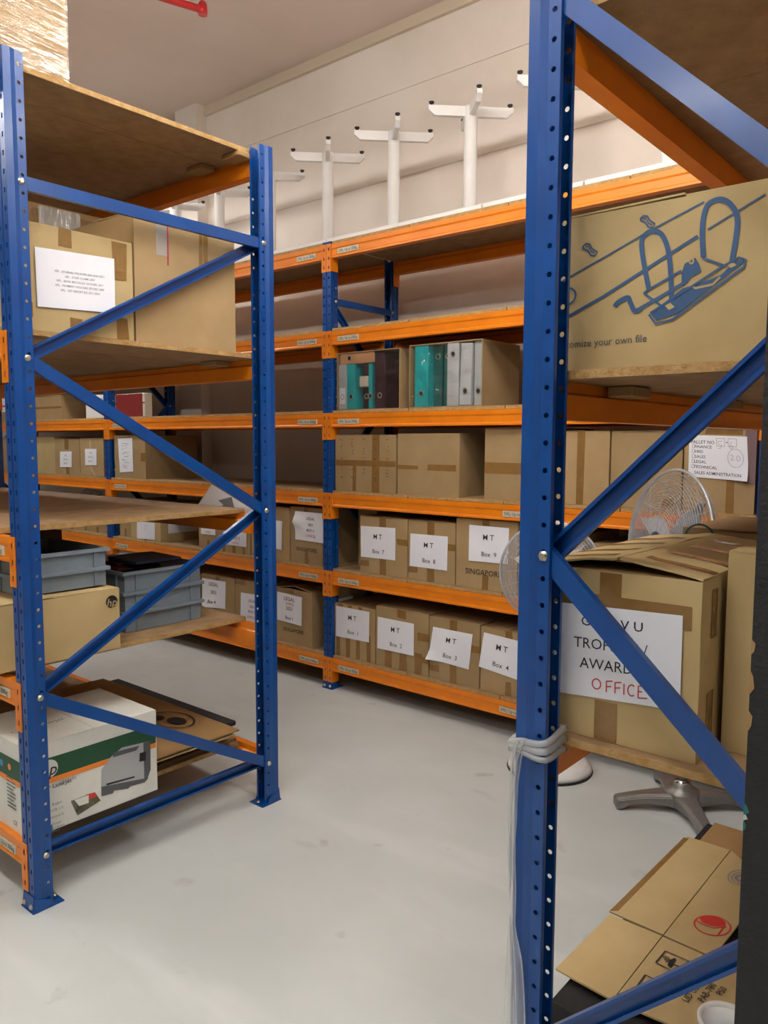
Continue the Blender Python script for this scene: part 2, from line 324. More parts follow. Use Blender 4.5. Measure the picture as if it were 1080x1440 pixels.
# ================================================================== RACK PARTS
PW, PD, PITCH = 0.065, 0.060, 0.0508
def cell_rect(bm, P, a0, a1, z0, z1, ha0, ha1, hz0, hz1):
    o = [P(a0, z0), P(a1, z0), P(a1, z1), P(a0, z1)]; i = [P(ha0, hz0), P(ha1, hz0), P(ha1, hz1), P(ha0, hz1)]
    o = [bm.verts.new(p) for p in o]; i = [bm.verts.new(p) for p in i]
    for k in range(4): bm.faces.new((o[k], o[(k+1) % 4], i[(k+1) % 4], i[k]))
def cell_round(bm, P, a0, a1, z0, z1, ca, cz, r):
    o = [(a0, z0), ((a0+a1)/2, z0), (a1, z0), (a1, (z0+z1)/2), (a1, z1), ((a0+a1)/2, z1), (a0, z1), (a0, (z0+z1)/2)]
    ov = [bm.verts.new(P(*p)) for p in o]; iv = [bm.verts.new(P(ca+r*math.cos(t), cz+r*math.sin(t))) for t in [math.radians(-135+45*k) for k in range(8)]]
    for k in range(8): bm.faces.new((ov[k], ov[(k+1) % 8], iv[(k+1) % 8], iv[k]))
def post_mesh(h):
    bm = bmesh.new(); n = int(h/PITCH); W = PW/2; st = .027
    def strip(pa, pb):
        v = [bm.verts.new(p) for p in ((*pa, 0), (*pb, 0), (*pb, h), (*pa, h))]; bm.faces.new(v)
    zs = [i*PITCH for i in range(n)] + [h]
    for s in (-1, 1):
        for z0, z1 in zip(zs, zs[1:]):
            zc = z0+PITCH/2
            cell_rect(bm, lambda a, z: (s*a, 0, z), .004, W, z0, z1, .0145, .0225, zc-.0075, zc+.0075)
            cell_round(bm, lambda a, z: (s*st, a, z), .036, PD, z0, z1, .047, zc, .0052)
        strip((s*.004, 0), (s*.003, .004)); strip((s*W, 0), (s*W, .021)); strip((s*W, .021), (s*st, .036)); strip((s*st, PD), (s*.018, PD))
    strip((-.003, .004), (.003, .004))
    bmesh.ops.remove_doubles(bm, verts=bm.verts[:], dist=1e-5); bmesh.ops.recalc_face_normals(bm, faces=bm.faces[:])
    me = bpy.data.meshes.new('upright_post'); bm.to_mesh(me); bm.free(); me.materials.append(M['blue']); return me
POSTS = {}
def post(parent, x, y, rz, h=2.55):
    """x, y: centre of the slotted face; rz 0 = slotted face towards -Y"""
    if h not in POSTS: POSTS[h] = post_mesh(h)
    o = share('upright_post', POSTS[h], parent, V((x, y, 0))-parent.location, (0, 0, rz))
    md = o.modifiers.new('sheet', 'SOLIDIFY'); md.thickness = .0022; md.offset = 0
    fp = share('foot_plate', FOOT, o)
    for i, (bx, by) in enumerate(((-.022, -.0065), (.022, -.0065), (.0, .078))): share('anchor_bolt', BOLT_S, o, (bx, by, .018 if i < 2 else .009), (math.pi/2 if i < 2 else 0, 0, 0))
    return o
def hexbolt(r, t, name):
    bm = bmesh.new(); add_lathe(bm, [(r*1.25, 0), (r*1.25, .0015), (r, .0016), (r, t*.8), (r*.7, t)], 6); me = bpy.data.meshes.new(name); bm.to_mesh(me); bm.free(); me.materials.append(M['steel']); return me
BOLT = hexbolt(.0085, .007, 'bolt'); BOLT_S = hexbolt(.007, .006, 'anchor_bolt')
bm = bmesh.new(); add_box(bm, (-.040, -.010, .0005), (.040, .090, .004)); add_prism(bm, [(-.036, -.0075, .004), (.036, -.0075, .004), (.033, -.004, .050), (-.033, -.004, .050)], (0, .003, 0))
for s in (-1, 1): add_prism(bm, [(s*.0385, -.006, .004), (s*.0385, .060, .004), (s*.036, .050, .024), (s*.036, -.002, .045)], (-s*.0025, 0, 0))
finish(bm); FOOT = bpy.data.meshes.new('foot_plate'); bm.to_mesh(FOOT); bm.free(); FOOT.materials.append(M['blue'])

def brace(parent, p0, p1, nrm, flat, wd=.038, dp=.017):
    """channel strut from p0 to p1 in the frame plane; nrm: towards the side it is looked at; flat: web on that side"""
    p0, p1, nrm = V(p0), V(p1), V(nrm).normalized(); d = (p1-p0).normalized(); s = d.cross(nrm); t = .0025; ext = .012
    web = nrm*.021 if flat else -nrm*.021; dirn = -nrm if flat else nrm; h = wd/2
    prof = [(-h, 0), (h, 0), (h, dp), (h-.007, dp), (h-.007, dp-t), (h-t, dp-t), (h-t, t), (-h+t, t), (-h+t, dp-t), (-h+.007, dp-t), (-h+.007, dp), (-h, dp)]
    bm = bmesh.new(); add_prism(bm, [p0 - d*ext - parent.location + web + s*a + dirn*b for a, b in prof], d*((p1-p0).length+2*ext)); finish(bm)
    return mesh_obj('brace', bm, 'blue', parent)
def frame_bolt(parent, p, nrm):
    o = share('bolt', BOLT, parent, V(p)-parent.location + V(nrm)*.0275); o.rotation_euler = V(nrm).to_track_quat('Z', 'Y').to_euler()

BH = .075
def beam_mesh(L):
    prof = [(-.0005, 0), (-.0005, -.022), (.003, -.030), (.003, -.060), (-.0005, -.066), (-.0005, -BH), (.042, -BH), (.042, -.026), (.030, -.020), (.030, 0)]
    bm = bmesh.new(); x0, x1 = .0366, L-.0366; add_prism(bm, [(x0, a, b) for a, b in prof], (x1-x0, 0, 0)); finish(bm)
    me = bpy.data.meshes.new('beam'); bm.to_mesh(me); bm.free(); me.materials.append(M['orange']); return me
def conn_mesh(side):
    bm = bmesh.new(); y0, y1 = -.0045, -.0013
    for y in (y0, y1):
        P = lambda a, z: (a, y, z)
        for z0, z1 in ((-.145, -.097), (-.097, -.048), (-.048, .002)):
            zc = (z0+z1)/2; cell_rect(bm, P, .003, .0375, z0, z1, .0135, .0225, zc-.010, zc+.008)
    bmesh.ops.remove_doubles(bm, verts=bm.verts[:], dist=1e-5)
    add_box(bm, (.0345, y0, -.145), (.0375, .052, .002)); add_box(bm, (.003, y0, -.147), (.0375, y1, -.145)); add_box(bm, (.003, y0, .002), (.0375, y1, .004)); add_box(bm, (.0015, y0, -.147), (.003, y1, .004))
    if side:
        for v in bm.verts: v.co.x = -v.co.x
    finish(bm); me = bpy.data.meshes.new('beam_connector'); bm.to_mesh(me); bm.free(); me.materials.append(M['orange']); return me
CONN = (conn_mesh(0), conn_mesh(1)); BEAMS = {}
def beam(parent, origin, rz, L, stickers=()):
    k = round(L, 3)
    if k not in BEAMS: BEAMS[k] = beam_mesh(L)
    o = share('beam', BEAMS[k], parent, V(origin)-parent.location, (0, 0, rz))
    share('beam_connector', CONN[0], o); share('beam_connector', CONN[1], o, (L, 0, 0))
    for sx in stickers:
        bm = box_bm((sx, -.0012, -.058), (sx+.155, .0035, -.030)); so = mesh_obj('load_sticker', bm, 'sticker', o)
        vs, fs, x0, x1 = text_mesh('SWL: Up to 200kg', True); c = .138/(x1-x0)
        me = bpy.data.meshes.new('sticker_text'); me.from_pydata([(sx+.008+(x-x0)*c, -.0016, -.051+y*c*1.2) for x, y in vs], [], fs); me.update(); me.materials.append(M['ink'])
        # lettering and sticker are one printed part
        so.data.materials.append(M['ink']); bmj = bmesh.new(); bmj.from_mesh(so.data); n0 = len(bmj.faces); bmj.from_mesh(me)
        for i, f in enumerate(bmj.faces): f.material_index = 1 if i >= n0 else 0
        bmj.to_mesh(so.data); bmj.free(); bpy.data.meshes.remove(me)
    return o
PL = {}
def plank(parent, x0, x1, y0, y1, z, t=.018, name='shelf_board'):
    sx, sy = round(x1-x0, 3), round(y1-y0, 3); k = (sx, sy, t)
    if k not in PL:
        bm = bmesh.new(); add_box(bm, (-sx/2, -sy/2, 0), (sx/2, sy/2, t)); bevel(bm, .0012)
        for f in bm.faces: f.material_index = 1 if abs(f.normal.z) < .5 else 0
        bm.normal_update()
        for f in bm.faces: f.material_index = 1 if abs(f.normal.z) < .5 else 0
        me = bpy.data.meshes.new('shelf_board'); bm.to_mesh(me); bm.free(); me.materials.append(M['chipboard']); me.materials.append(M['chipboard_edge']); PL[k] = me
    return share(name, PL[k], parent, V(((x0+x1)/2, (y0+y1)/2, z+random.uniform(0, .0008)))-parent.location)

# ------------------------------------------------------------------ BACK RACK
BP, BY0, BDEP = 2.34, 3.235, 0.60
BXS = [-7.82, -5.48, -3.14, -0.80, 1.54]; BZ = [.186, .698, 1.150, 1.605, 2.064, 2.542]; BT = .018
rack = thing('storage_rack', 'long blue and orange storage rack against the back wall with white tables on top', 'rack', (BXS[0], BY0, 0))
for X in BXS:
    post(rack, X, BY0, 0, 2.56); post(rack, X, BY0+BDEP, math.pi, 2.56)
    a, b = BY0+.047, BY0+BDEP-.047; zz = [(a, 2.236), (b, 1.73), (a, 1.225), (b, .72), (a, .215)]
    brace(rack, (X, a, 2.236), (X, b, 2.236), (1, 0, 0), True); brace(rack, (X, a, .215), (X, b, .215), (1, 0, 0), False)
    for i, (p, q) in enumerate(zip(zz, zz[1:])): brace(rack, (X, *p), (X, *q), (1, 0, 0), i % 2 == 1)
    for p in zz + [(b, 2.236), (b, .215)]: frame_bolt(rack, (X, *p), (1, 0, 0))
for i, (xa, xb) in enumerate(zip(BXS, BXS[1:])):
    for li, z in enumerate(BZ):
        st = (1.17,) if (li == 2 and i == 2) else ((.085,) if i % 2 == 0 else (BP-.24, .09))
        if li == 0 and i == 2: st = (.085, 1.17)
        beam(rack, (xa, BY0, z), 0, BP, st); beam(rack, (xb, BY0+BDEP, z), math.pi, BP)
        for k in range(4):
            w4 = BP/4; plank(rack, xa+.003+k*w4+(.032 if k == 0 else 0), xa-.003+(k+1)*w4-(.032 if k == 3 else 0), BY0+.006, BY0+BDEP-.006, z)
BTOP = [z+BT+.001 for z in BZ]

# ------------------------------------------------------------------ LEFT RACK
LXR, LXL, LY0, LY1 = -2.3225, -4.66, 1.065, 2.068
LZ = [.203, .712, 1.158, 1.765, 2.527]; LT = .018
lrack = thing('storage_rack', 'blue and orange storage rack holding the white printer carton and grey crates', 'rack', (LXR, LY0, 0))
for X in (LXR, LXL):
    post(lrack, X, LY0, 0, 2.55); post(lrack, X, LY1, math.pi, 2.55); a, b = LY0+.043, LY1-.043
    brace(lrack, (X, a, 2.192), (X, b, 2.192), (1, 0, 0), True); brace(lrack, (X, a, .166), (X, b, .166), (1, 0, 0), False)
    zz = [(b, 2.192), (a, 1.690), (b, 1.181), (a, .667), (b, .166)]
    for p, q, fl in ((zz[0], zz[1], False), (zz[1], zz[2], True), (zz[2], zz[3], False), (zz[3], zz[4], True)): brace(lrack, (X, *p), (X, *q), (1, 0, 0), fl)
    for p in zz + [(a, 2.192), (a, .166)]: frame_bolt(lrack, (X, *p), (1, 0, 0))
LB = LXR-LXL
for li, z in enumerate(LZ):
    beam(lrack, (LXL, LY0, z), 0, LB, (LB-.24,)); beam(lrack, (LXR, LY1, z), math.pi, LB)
    edges = {4: [-2.357, -2.565, -2.865, -3.165, -3.465, -3.765, -4.065, -4.365, -4.62], 3: [-2.357, -2.64, -2.94, -3.24, -3.54, -3.84, -4.14, -4.44, -4.62]}.get(li, [-2.47 if li else -2.49, -2.865, -3.165, -3.465, -3.765, -4.065, -4.365, -4.62])
    yf = LY0+.065 if False else LY0+.004
    for xa, xb in zip(edges, edges[1:]):
        in_post = False
        if li == 0: plank(lrack, xb+.002, xa-.001, LY0+.0315, LY1-.0315, z-.0185)
        else: plank(lrack, xb+.002, xa-.001, LY0+.004, LY1-.004, z)
LTOP = [z+LT+.001 for z in LZ]; LTOP[0] = LZ[0]+.0008
# small timber cleats under the boards, seen from below
for x, z in ((-2.62, LZ[4]), (-2.40, LZ[4]), (-2.55, LZ[3])):
    bm = box_bm((x-.05, LY1-.115, z-.02), (x+.05, LY1-.05, z-.0005), .003)
    for v in bm.verts: v.co -= lrack.location
    mesh_obj('timber_cleat', bm, 'cardboard_in', lrack)

# ------------------------------------------------------------------ RIGHT RACK
RX_L, RX_R, RYN, RYF = -0.752, -0.140, 1.3325, 3.140
RZs = [.855, 1.567, 2.228]
rrack = thing('storage_rack', 'blue and orange storage rack with braced end frame and white film tied to its post', 'rack', (RX_L, RYN, 0))
for Y in (RYN, RYF):
    post(rrack, RX_L, Y, -math.pi/2, 2.56); post(rrack, RX_R, Y, math.pi/2, 2.56)
    a, b = RX_L+.047, RX_R-.047
    zz = [(a, .237), (b, .737), (a, 1.237), (b, 1.740), (a, 2.240)]
    for (p, q), fl in zip(zip(zz, zz[1:]), (False, True, False, True)): brace(rrack, (p[0], Y, p[1]), (q[0], Y, q[1]), (0, -1, 0), fl)
    for p in zz: frame_bolt(rrack, (p[0], Y, p[1]), (0, -1, 0))
RB = RYF-RYN
for z in RZs:
    beam(rrack, (RX_L, RYF, z), -math.pi/2, RB); beam(rrack, (RX_R, RYN, z), math.pi/2, RB)
    ys = [1.372, 1.83, 2.29, 2.75, 3.10]
    for ya, yb in zip(ys, ys[1:]): plank(rrack, RX_L+.004, RX_R-.004, ya+.001, yb-.001, z)
RTOP = [z+.019 for z in RZs]
for y, z in ((1.62, RZs[1]), (2.3, RZs[1])):
    bm = box_bm((RX_L+.045, y-.05, z-.024), (RX_L+.10, y+.05, z-.0005), .003)
    for v in bm.verts: v.co -= rrack.location
    mesh_obj('timber_cleat', bm, 'cardboard_in', rrack)

# ================================================================== CARTONS
def carton(x0, x1, y0, y1, z0, z1, label, group=None, face='-Y', tint='cardboard', tapes='std', flaps=True, name='cardboard_box', gap=.003, seam='Y', bulge=0.0):
    cx, cy = (x0+x1)/2, (y0+y1)/2
    t = thing(name, label, 'box', (cx, cy, z0), 0, group); sx, sy, h = x1-x0, y1-y0, z1-z0
    bm = bmesh.new(); add_box(bm, (-sx/2, -sy/2, 0), (sx/2, sy/2, h-(.004 if flaps else 0)))
    bmesh.ops.subdivide_edges(bm, edges=bm.edges[:], cuts=3, use_grid_fill=True); sd = random.uniform(0, 50)
    for v in bm.verts:
        c = V(v.co); k = .0022
        v.co.x -= math.copysign(abs(noise.noise(V((c.y*7+sd, c.z*7, sd))))*k, c.x) if abs(c.x) > sx/2-1e-4 else 0
        v.co.y -= math.copysign(abs(noise.noise(V((c.x*7+sd, c.z*7, sd+9))))*k, c.y) if abs(c.y) > sy/2-1e-4 else 0
    mesh_obj('carton_body', bm, tint, t, False)
    if flaps:
        for s in (-1, 1):
            if seam == 'Y': bm = box_bm((-sx/2+.001, -sy/2+.001, 0), (-.0015, sy/2-.001, .0035))
            else: bm = box_bm((-sx/2+.001, -sy/2+.001, 0), (sx/2-.001, -.0015, .0035))
            ang = random.uniform(.0, .02)+bulge
            for v in bm.verts:
                if seam == 'Y': v.co.z += (v.co.x+sx/2)*ang
                else: v.co.z += (v.co.y+sy/2)*ang
                if s > 0:
                    if seam == 'Y': v.co.x = -v.co.x
                    else: v.co.y = -v.co.y
                v.co.z += h-.004
            finish(bm); mesh_obj('flap', bm, tint, t)
    if face == '-Y': F = Face((x0, y0, z0), (1, 0, 0), (0, 0, 1), t); W = sx
    else: F = Face((x1, y0, z0), (0, 1, 0), (0, 0, 1), t); W = sy
    F.w, F.h = W, h
    if tapes == 'std': tapes = [(.44, .72, .56, 1), (.45, 0, .55, .22)]
    elif tapes == 'bands': tapes = [(.40, 0, .52, 1), (.0, .45, 1, .58)]
    elif tapes == 'strips': tapes = [(.06, 0, .15, .5), (.30, 0, .40, .5), (.55, 0, .64, .45), (.8, 0, .9, .5), (.1, .82, .22, 1), (.35, .85, .45, 1), (.6, .85, .7, 1)]
    elif tapes == 'three': tapes = [(.18, .0, .31, .38), (.46, 0, .60, .36), (.75, 0, .88, .34), (.42, .86, .58, 1), (.8, .55, 1, .68), (.8, .2, 1, .31)]
    elif tapes == 'cross': tapes = [(.42, 0, .56, 1), (0, .12, .2, .22), (.78, .55, 1, .66)]
    for iq, q in enumerate(tapes or []): F.slab('tape', q[0]*W, q[1]*h, q[2]*W, q[3]*h, .0003, 'tape', .0002+.0002*iq, jit=.003)
    return t, F
def z2(zc, p): return zc
Z2 = lambda k, ox, oy, s: None
def zm(ox, oy, s): return lambda *pts: [(ox+x/s, oy+y/s) for x, y in pts]
ZA = zm(380, 700, 2.7); ZB = zm(130, 650, 3.375); ZC = zm(0, 560, 4.5); ZD = zm(130, 500, 5.4)
YB0 = 3.262    # plane of the carton fronts on the back rack
# -- bottom row, right bay
ml = {'1': 'carton reading M T Box 1 with rows of short tape strips by the post', '2': 'carton reading M T Box 2 with three tape strips along its bottom edge', '3': 'carton reading M T Box 3 whose paper is peeling off at a lower corner', '4': 'carton reading M T Box 4 with a crooked tilted paper beside the peeling one', '7': 'carton reading M T Box 7 standing next to the shaded ACL carton', '8': 'carton reading M T Box 8 between Box 7 and the one printed SINGAPORE', '9': 'carton reading M T Box 9 printed SINGAPORE below its paper, behind the fan cage'}
mt_low = [((-3.115, -2.80), .512, 'strips', ZA((251, 409), (378, 433), (376, 549), (251, 524)), '1'), ((-2.793, -2.426), .540, 'three', ZA((410, 451), (547, 478), (546, 600), (408, 570)), '2'),
          ((-2.420, -2.107), .535, 'cross', ZA((620, 489), (770, 518), (755, 652), (602, 608)), '3'), ((-2.100, -1.775), .530, 'std', ZA((813, 510), (962, 548), (950, 695), (793, 640)), '4')]
for (xa, xb), zt, tp, cor, n in mt_low:
    t, F = carton(xa, xb, YB0, YB0+.42, BTOP[0], zt, ml[n], 'cartons on the back rack', tapes=tp)
    F.paper(cor, [('M T', .5, .31, .155, 'ink', True), ('Box  %s' % n, .52, .78, .13, 'ink', True)], curl=(0.0, 1.0, .03) if n == '3' else None)
# -- second row, right bay
t, F = carton(-3.07, -2.925, YB0+.16, YB0+.52, BTOP[1], 1.07, 'carton printed ACL Tel set back in the shade beside M T Box 7', 'cartons on the back rack', tapes=None)
F2 = Face((-3.07, YB0+.16, BTOP[1]), (1, 0, 0), (0, 0, 1), t)
F.text('printed_text', 'ACL', .075, .26, .035, 'ink', bold=True); F.text('printed_text', 'Tel: 97', .072, .20, .032, 'ink', bold=True)
mt_up = [((-2.912, -2.572), 1.036, 'cross', ZA((345, 106), (477, 115), (476, 238), (346, 223)), '7'), ((-2.566, -2.263), 1.036, 'cross', ZA((534, 135), (676, 147), (673, 277), (531, 258)), '8'),
         ((-2.257, -1.900), 1.066, 'std', ZA((757, 102), (908, 115), (904, 252), (755, 238)), '9')]
for (xa, xb), zt, tp, cor, n in mt_up:
    t, F = carton(xa, xb, YB0, YB0+.42, BTOP[1], zt, ml[n], 'cartons on the back rack', tapes=tp)
    F.paper(cor, [('M T', .5, .31, .155, 'ink', True), ('Box  %s' % n, .52, .78, .13, 'ink', True)])
    if n == '9': F.text('printed_text', 'SINGAPORE', .165, .085, .040, 'ink', bold=True)
t, F = carton(-1.885, -1.565, YB0, YB0+.40, BTOP[1], 1.03, 'brown carton with white paper behind the fan cage, right of M T Box 9', 'cartons on the back rack')
F.paper([(.03, .29), (.26, .28), (.26, .11), (.03, .12)], px=False)
t, F = carton(-1.52, -1.13, YB0, YB0+.40, BTOP[1], 1.00, 'low brown carton behind the raised flaps of the trophies carton', 'cartons on the back rack')
F.paper([(.06, .20), (.28, .20), (.28, .06), (.06, .06)], px=False)
# -- third row, right bay
t, F = carton(-3.103, -2.655, YB0, YB0+.40, BTOP[2], 1.486, 'crumpled brown carton with handwriting all over its front on the third shelf', 'cartons on the back rack', tapes=[(.0, .46, 1, .56), (.62, 0, .74, 1), (.3, 0, .36, .5)])
random.seed(3); hw = []
for col in range(5):
    u = .05+col*.085; v = .29
    while v > .06:
        hw.append([(u+random.uniform(-.012, .012), v-.0+random.uniform(-.006, .006)) for _ in range(4)]); v -= random.choice((.018, .022, .045))
F.strokes('handwriting', hw, 'ink', .0022, .0014)['kind'] = 'stuff'
t, F = carton(-2.643, -2.243, YB0, YB0+.42, BTOP[2], 1.492, 'plain brown carton with one strip of clear tape on the third shelf', 'cartons on the back rack', tapes=[(.0, .42, .35, .48), (.5, .40, .95, .50)], seam='X')
t, F = carton(-2.100, -1.722, YB0+.01, YB0+.42, BTOP[2], 1.515, 'brown carton with wrinkled tape across its middle, right of the plain carton', 'cartons on the back rack', tapes=[(0, .36, 1, .52)])
t, F = carton(-1.712, -1.450, YB0, YB0+.42, BTOP[2], 1.500, 'brown carton with a long vertical tape strip above the fan cage', 'cartons on the back rack', tapes=[(.42, 0, .55, 1)])
t, F = carton(-1.445, -1.135, YB0+.004, YB0+.42, BTOP[2], 1.498, 'plain smooth brown carton between the tape-striped and the pallet-number carton', 'cartons on the back rack', tapes=[(.75, .05, .95, .14)])
t, F = carton(-1.128, -0.850, YB0, YB0+.42, BTOP[2], 1.505, 'brown carton with a PALLET NO checklist taped to its front', 'cartons on the back rack', tapes=[(.62, .0, .72, .45), (.3, .93, .8, 1)])
hand = [('pen_grey', .0016, [ell(.80, .50, .13, .21, 20), [(.71, .45), (.74, .42), (.76, .45), (.72, .55), (.78, .53)], ell(.845, .50, .03, .06, 10),
        [(.58, .12), (.51, .13), (.51, .20), (.57, .22), (.55, .29), (.50, .29)], [(.74, .12), (.70, .22), (.71, .29), (.76, .28), (.75, .22), (.71, .23)],
        [(.48, .06), (.62, .06), (.62, .24), (.48, .24), (.48, .06)], [(.68, .06), (.82, .06), (.82, .24), (.68, .24), (.68, .06)],
        [(.06, .22), (.10, .22), (.10, .30), (.06, .30), (.06, .22)], [(.06, .34), (.10, .34), (.10, .42), (.06, .42), (.06, .34)], [(.06, .46), (.10, .46), (.10, .54), (.06, .54), (.06, .46)],
        [(.06, .58), (.10, .58), (.10, .66), (.06, .66), (.06, .58)], [(.06, .7), (.10, .7), (.10, .78), (.06, .78), (.06, .7)]]), ('ink', .003, [[(.64, .15), (.67, .15)]])]
F.paper([(970, 611.5), (1051, 614), (1053, 677), (968, 670)], [('PALLET NO', .24, .16, .075, 'ink', True), ('FINANCE', .25, .27, .068, 'ink', True), ('HRD', .18, .385, .068, 'ink', True), ('SALES', .20, .505, .068, 'ink', True),
        ('LEGAL', .205, .625, .068, 'ink', True), ('TECHNICAL', .29, .745, .068, 'ink', True), ('SALES ADMINISTRATION', .50, .885, .072, 'ink', True, .92)], hand=hand, curl=(1, 1, .02))
F.slab('mauve_sheet', .235, .12, .278, .345, .0008, 'mauve', .0004)
# -- left bay
t, F = carton(-3.482, -3.205, YB0, YB0+.40, BTOP[1], 1.055, 'brown carton printed SINGAPORE with a LEGAL 2021 BOX 6 paper', 'cartons on the back rack')
F.paper(ZA((97, 50), (203, 60), (203, 173), (97, 157)), [('LEGAL', .55, .22, .10, 'ink', True), ('2021', .55, .43, .09, 'ink', True), ('BOX 6', .55, .62, .09, 'ink', True), ('(OFFICE)', .55, .82, .09, 'ink_red', True)], curl=(0, .35, .03))
F.text('printed_text', 'SINGAPORE', .14, .085, .033, 'ink', bold=True)
t, F = carton(-3.845, -3.490, YB0, YB0+.40, BTOP[1], 1.045, 'brown carton mostly hidden by the blue post, left of LEGAL BOX 6', 'cartons on the back rack')
F.paper(ZB((862, 274), (902, 280), (900, 416), (862, 408)))
t, F = carton(-4.200, -3.866, YB0, YB0+.38, BTOP[1], .995, 'brown carton with a BOX 3 paper on the second shelf', 'cartons on the back rack', tapes=[(.2, 0, .28, .35), (.5, 0, .58, .3), (.8, 0, .88, .3)])
F.paper(ZB((622, 322), (733, 335), (732, 403), (622, 388)), [('BOX 3', .55, .45, .22, 'ink', True), ('(OFFICE)', .55, .80, .13, 'ink_red', True)])
t, F = carton(-4.420, -4.206, YB0+.02, YB0+.38, BTOP[1], .985, 'narrow brown carton with a red-marked paper near its top, left of BOX 3', 'cartons on the back rack')
F.paper(ZB((516, 312), (585, 318), (585, 346), (517, 340)), [('OFFICE', .5, .6, .3, 'ink_red', True)])
t, F = carton(-5.225, -4.840, YB0, YB0+.42, BTOP[1], .992, 'brown carton with papers on two of its sides on the second shelf', 'cartons on the back rack', tint='cardboard_pale')
F.paper(ZB((213, 280), (298, 288), (298, 368), (213, 362)), [('Invoice 2019', .5, .2, .06, 'ink_grey', False), ('Jan - Dec', .5, .35, .06, 'ink_grey', False), ('File 1 - 6', .5, .5, .06, 'ink_grey', False)])
Fs = Face((-4.840, YB0, BTOP[1]), (0, 1, 0), (0, 0, 1), t); Fs.paper([(.06, .25), (.38, .25), (.38, .06), (.06, .06)], px=False)
t, F = carton(-3.612, -3.298, YB0, YB0+.42, BTOP[0], .548, 'brown carton printed SINGAPORE with a LEGAL 2021 Box 1 paper and an open flap', 'cartons on the back rack', tapes=[(.0, .9, .5, 1)], bulge=.12)
F.paper(ZA((28, 355), (122, 378), (120, 487), (28, 462)), [('LEGAL', .5, .17, .13, 'ink', True), ('OFFICE', .52, .34, .09, 'ink_red', True), ('2021', .5, .50, .12, 'ink', True), ('Box 1', .5, .83, .12, 'ink', True)])
F.text('printed_text', 'SINGAPORE', .15, .085, .034, 'ink', bold=True)
Fs = Face((-3.298, YB0, BTOP[0]), (0, 1, 0), (0, 0, 1), t); Fs.paper([(.10, .27), (.36, .27), (.36, .07), (.10, .07)], [('LEGAL', .3, .2, .12, 'ink', True)], px=False)
t, F = carton(-4.012, -3.690, YB0, YB0+.40, BTOP[0], .550, 'brown carton with a LEGAL 2021 BOX 5 paper on the lowest shelf', 'cartons on the back rack', tapes=[(.0, .9, .3, 1)])
F.paper(ZB((706, 617), (797, 632), (794, 768), (704, 745)), [('LEGAL', .6, .25, .09, 'ink', True), ('2021', .6, .45, .09, 'ink', True), ('BOX 5', .6, .63, .09, 'ink', True), ('(OFFICE)', .6, .83, .09, 'ink_red', True)])
t, F = carton(-4.370, -4.018, YB0, YB0+.40, BTOP[0], .546, 'brown carton with a curling LEGAL 2021 Box 4 paper on the lowest shelf', 'cartons on the back rack')
F.paper(ZB((522, 548), (634, 567), (632, 697), (522, 680)), [('LEGAL', .5, .17, .13, 'ink', True), ('2021', .5, .45, .12, 'ink', True), ('Box 4', .45, .80, .12, 'ink', True)], curl=(.3, 1, .03))
t, F = carton(-4.80, -4.40, YB0, YB0+.40, BTOP[0], .53, 'plain brown carton on the lowest shelf behind the grey crates', 'cartons on the back rack')
t, F = carton(-5.425, -5.010, YB0, YB0+.46, BTOP[2], 1.488, 'deep brown carton with a scribbled tall paper on the third shelf', 'cartons on the back rack', tapes=[(.85, .4, 1, .6)])
random.seed(5)
F.paper(ZD((195, 630), (305, 625), (313, 880), (212, 887)), hand=[('pen_grey', .0018, [[(random.uniform(.2, .8), .15+.08*i+random.uniform(-.03, .03)) for _ in range(5)] for i in range(10)])])
t, F = carton(-5.930, -5.578, YB0, YB0+.38, BTOP[2], 1.467, 'brown carton with a small label and white string beside the blue post', 'cartons on the back rack', tapes=None)
F.paper(ZC((540, 320), (613, 320), (613, 424), (541, 424)), [('FILE', .5, .25, .12, 'ink_grey', True), ('2012-16', .5, .5, .12, 'ink_grey', True), ('BOX 2', .5, .75, .12, 'ink_grey', True)])
F.strokes('string', [[F.px(127, 655), F.px(131, 664), F.px(136, 673)], [F.px(127, 631), F.px(127, 617)]], 'cream', .006)
t, F = carton(-6.345, -5.940, YB0, YB0+.38, BTOP[2], 1.462, 'brown carton with a small label and taped top beside the string-tied carton', 'cartons on the back rack', tapes=[(.42, .7, .58, 1), (.45, 0, .58, .25)])
F.paper(ZC((382, 338), (456, 336), (456, 436), (382, 436)), [('FILE', .5, .25, .12, 'ink_grey', True), ('2012-16', .5, .5, .12, 'ink_grey', True), ('BOX 1', .5, .75, .12, 'ink_grey', True)])
t, F = carton(-6.790, -6.362, YB0+.01, YB0+.36, BTOP[2], 1.478, 'unlabelled pale brown carton on the third shelf seen past the near blue post', 'cartons on the back rack', tint='cardboard_pale', tapes=None)
t, F = carton(-7.30, -6.85, YB0, YB0+.38, BTOP[2], 1.478, 'brown carton with paper label at the far end of the third shelf', 'cartons on the back rack', tapes=None)
F.paper([(.12, .25), (.33, .25), (.33, .07), (.12, .07)], px=False)
for xa, xb, zt, lb in ((-5.90, -5.57, .93, 'brown carton on the second shelf directly left of the far blue post'), (-6.35, -5.93, .92, 'brown carton with crumpled plastic on top on the second shelf'), (-5.47+.06, -5.25, 1.0, 'dark narrow carton on the second shelf directly right of the far blue post')):
    carton(xa, xb, YB0+.02, YB0+.4, BTOP[1], zt, lb, 'cartons on the back rack')
bm = bmesh.new(); bmesh.ops.create_icosphere(bm, subdivisions=3, radius=.09)
for v in bm.verts: v.co *= 1+.5*noise.noise(v.co*22); v.co.z = v.co.z*.6+.055
o = mesh_obj('plastic_bag', bm, 'film_white', None, False, (-6.08, YB0+.16, .935)); tag(o, 'crumpled clear plastic bag on a carton on the second shelf', 'bag')
